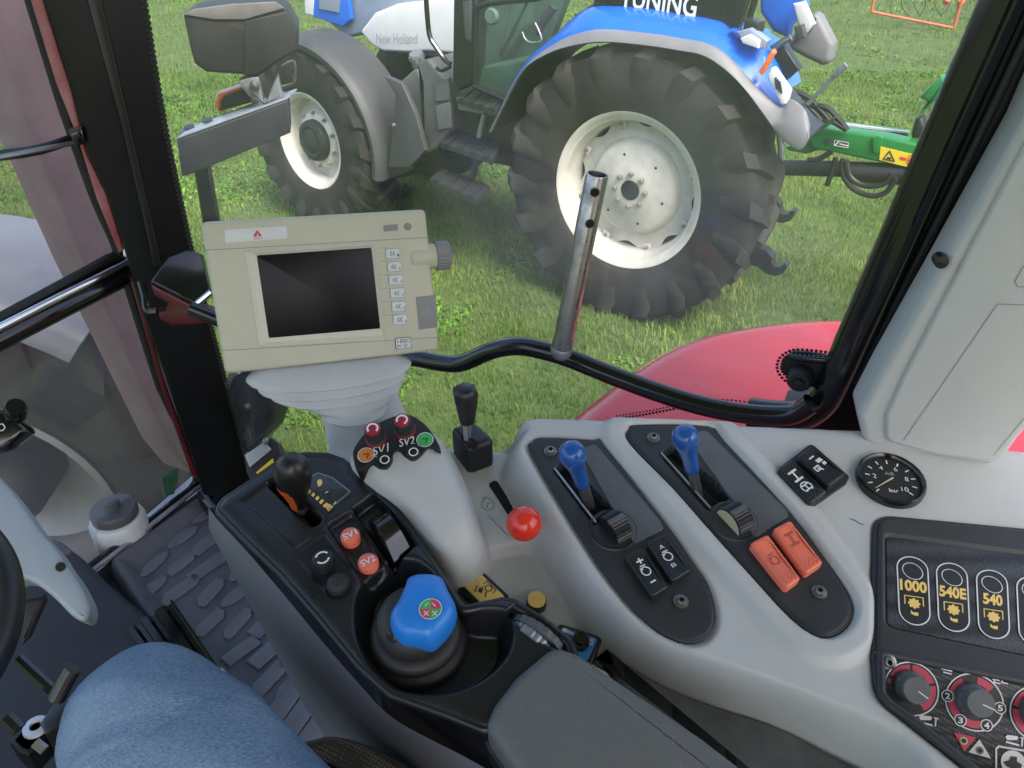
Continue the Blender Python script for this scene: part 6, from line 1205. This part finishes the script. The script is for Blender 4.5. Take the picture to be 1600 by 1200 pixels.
# ================================================================ seat and person
st = thing('driver_seat', 'brown corded seat cushion beside the console', 'seat', (-.1, .2, 1.4))
b = MB(); sp_ = plane((0, 0, 1.84), (.05, -.1, 1)); b.plate([(462, 1150), (490, 1138), (524, 1134), (570, 1146), (610, 1166), (660, 1200), (760, 1330), (440, 1330), (430, 1200)], sp_, 0, 'seat_cord', .025, base=-.12, smooth=4, seg=5); b.build('cushion', st, 60)
b = MB(); bf = frame((.44, -.28, 1.86), V((0, 0, 1))-F*.15, RT); b.box(bf, .56, .13, .78, 'seat_cord', .05, 4); b.build('backrest', st, 60)
# the sitter's right leg: hip, thigh, knee, shin in one skin
pe = thing('person', 'person in faded blue jeans sitting with the bent right knee beside the console', 'person', (-.33, .40, 1.40))
KN = at((246, 1152), .63); HIP = at((510, 1560), .50); AN = KN+V((-.06, .14, -.48))
path = [(HIP, .092, .088), (HIP.lerp(KN, .35), .088, .084), (HIP.lerp(KN, .62), .083, .078), (HIP.lerp(KN, .82), .078, .073), (KN+(KN-HIP).normalized()*-.02, .074, .069), (KN+(KN-HIP).normalized()*.025+V((0, 0, -.012)), .068, .064), (KN+(KN-HIP).normalized()*.055+V((0, 0, -.045)), .060, .060), (KN.lerp(AN, .22)+(KN-HIP).normalized()*.045, .064, .064), (KN.lerp(AN, .5), .062, .062), (KN.lerp(AN, .8), .052, .055), (AN, .050, .055)]
P = [p_[0] for p_ in path]; sm_ = [V(x) for x in smooth2([tuple(p_) for p_ in P], 6, False)]; ra_ = smooth2([(p_[1], p_[2]) for p_ in path], 6, False); rs = []; seg = 40; nrm_ = None
for i, p_ in enumerate(sm_):
    t = (sm_[min(i+1, len(sm_)-1)]-sm_[max(i-1, 0)]).normalized(); side_ = V((.72, .69, .0)); side_ = (side_-t*side_.dot(t)).normalized(); u_ = side_.cross(t); wr_ = lambda a: 1+.018*math.sin(3*a+i*.35)+.012*math.sin(7*a-i*.6)
    rs.append([p_+(side_*math.cos(2*math.pi*j/seg)*ra_[i][0]+u_*math.sin(2*math.pi*j/seg)*ra_[i][1])*wr_(2*math.pi*j/seg) for j in range(seg)])
b = MB(); b.rings(rs, 'denim', cap0=True); b.build('jeans_leg', pe, 80)
b = MB(); rs = []
fd_ = V((-.75, .6, 0)).normalized(); sd2 = V((.6, .75, 0))
for t, w_, h_ in ((-.09, .03, .05), (-.07, .042, .075), (0, .046, .085), (.06, .048, .075), (.12, .05, .055), (.17, .042, .045), (.19, .02, .03)):
    c = V((AN.x, AN.y, 1.395))+fd_*t; rs.append([c+sd2*math.cos(2*math.pi*j/20)*w_+V((0, 0, max(0, h_*(.45+.55*math.sin(2*math.pi*j/20))))) for j in range(20)])
b.rings(rs, 'rubber', cap0=True); b.build('boot', pe, 60)
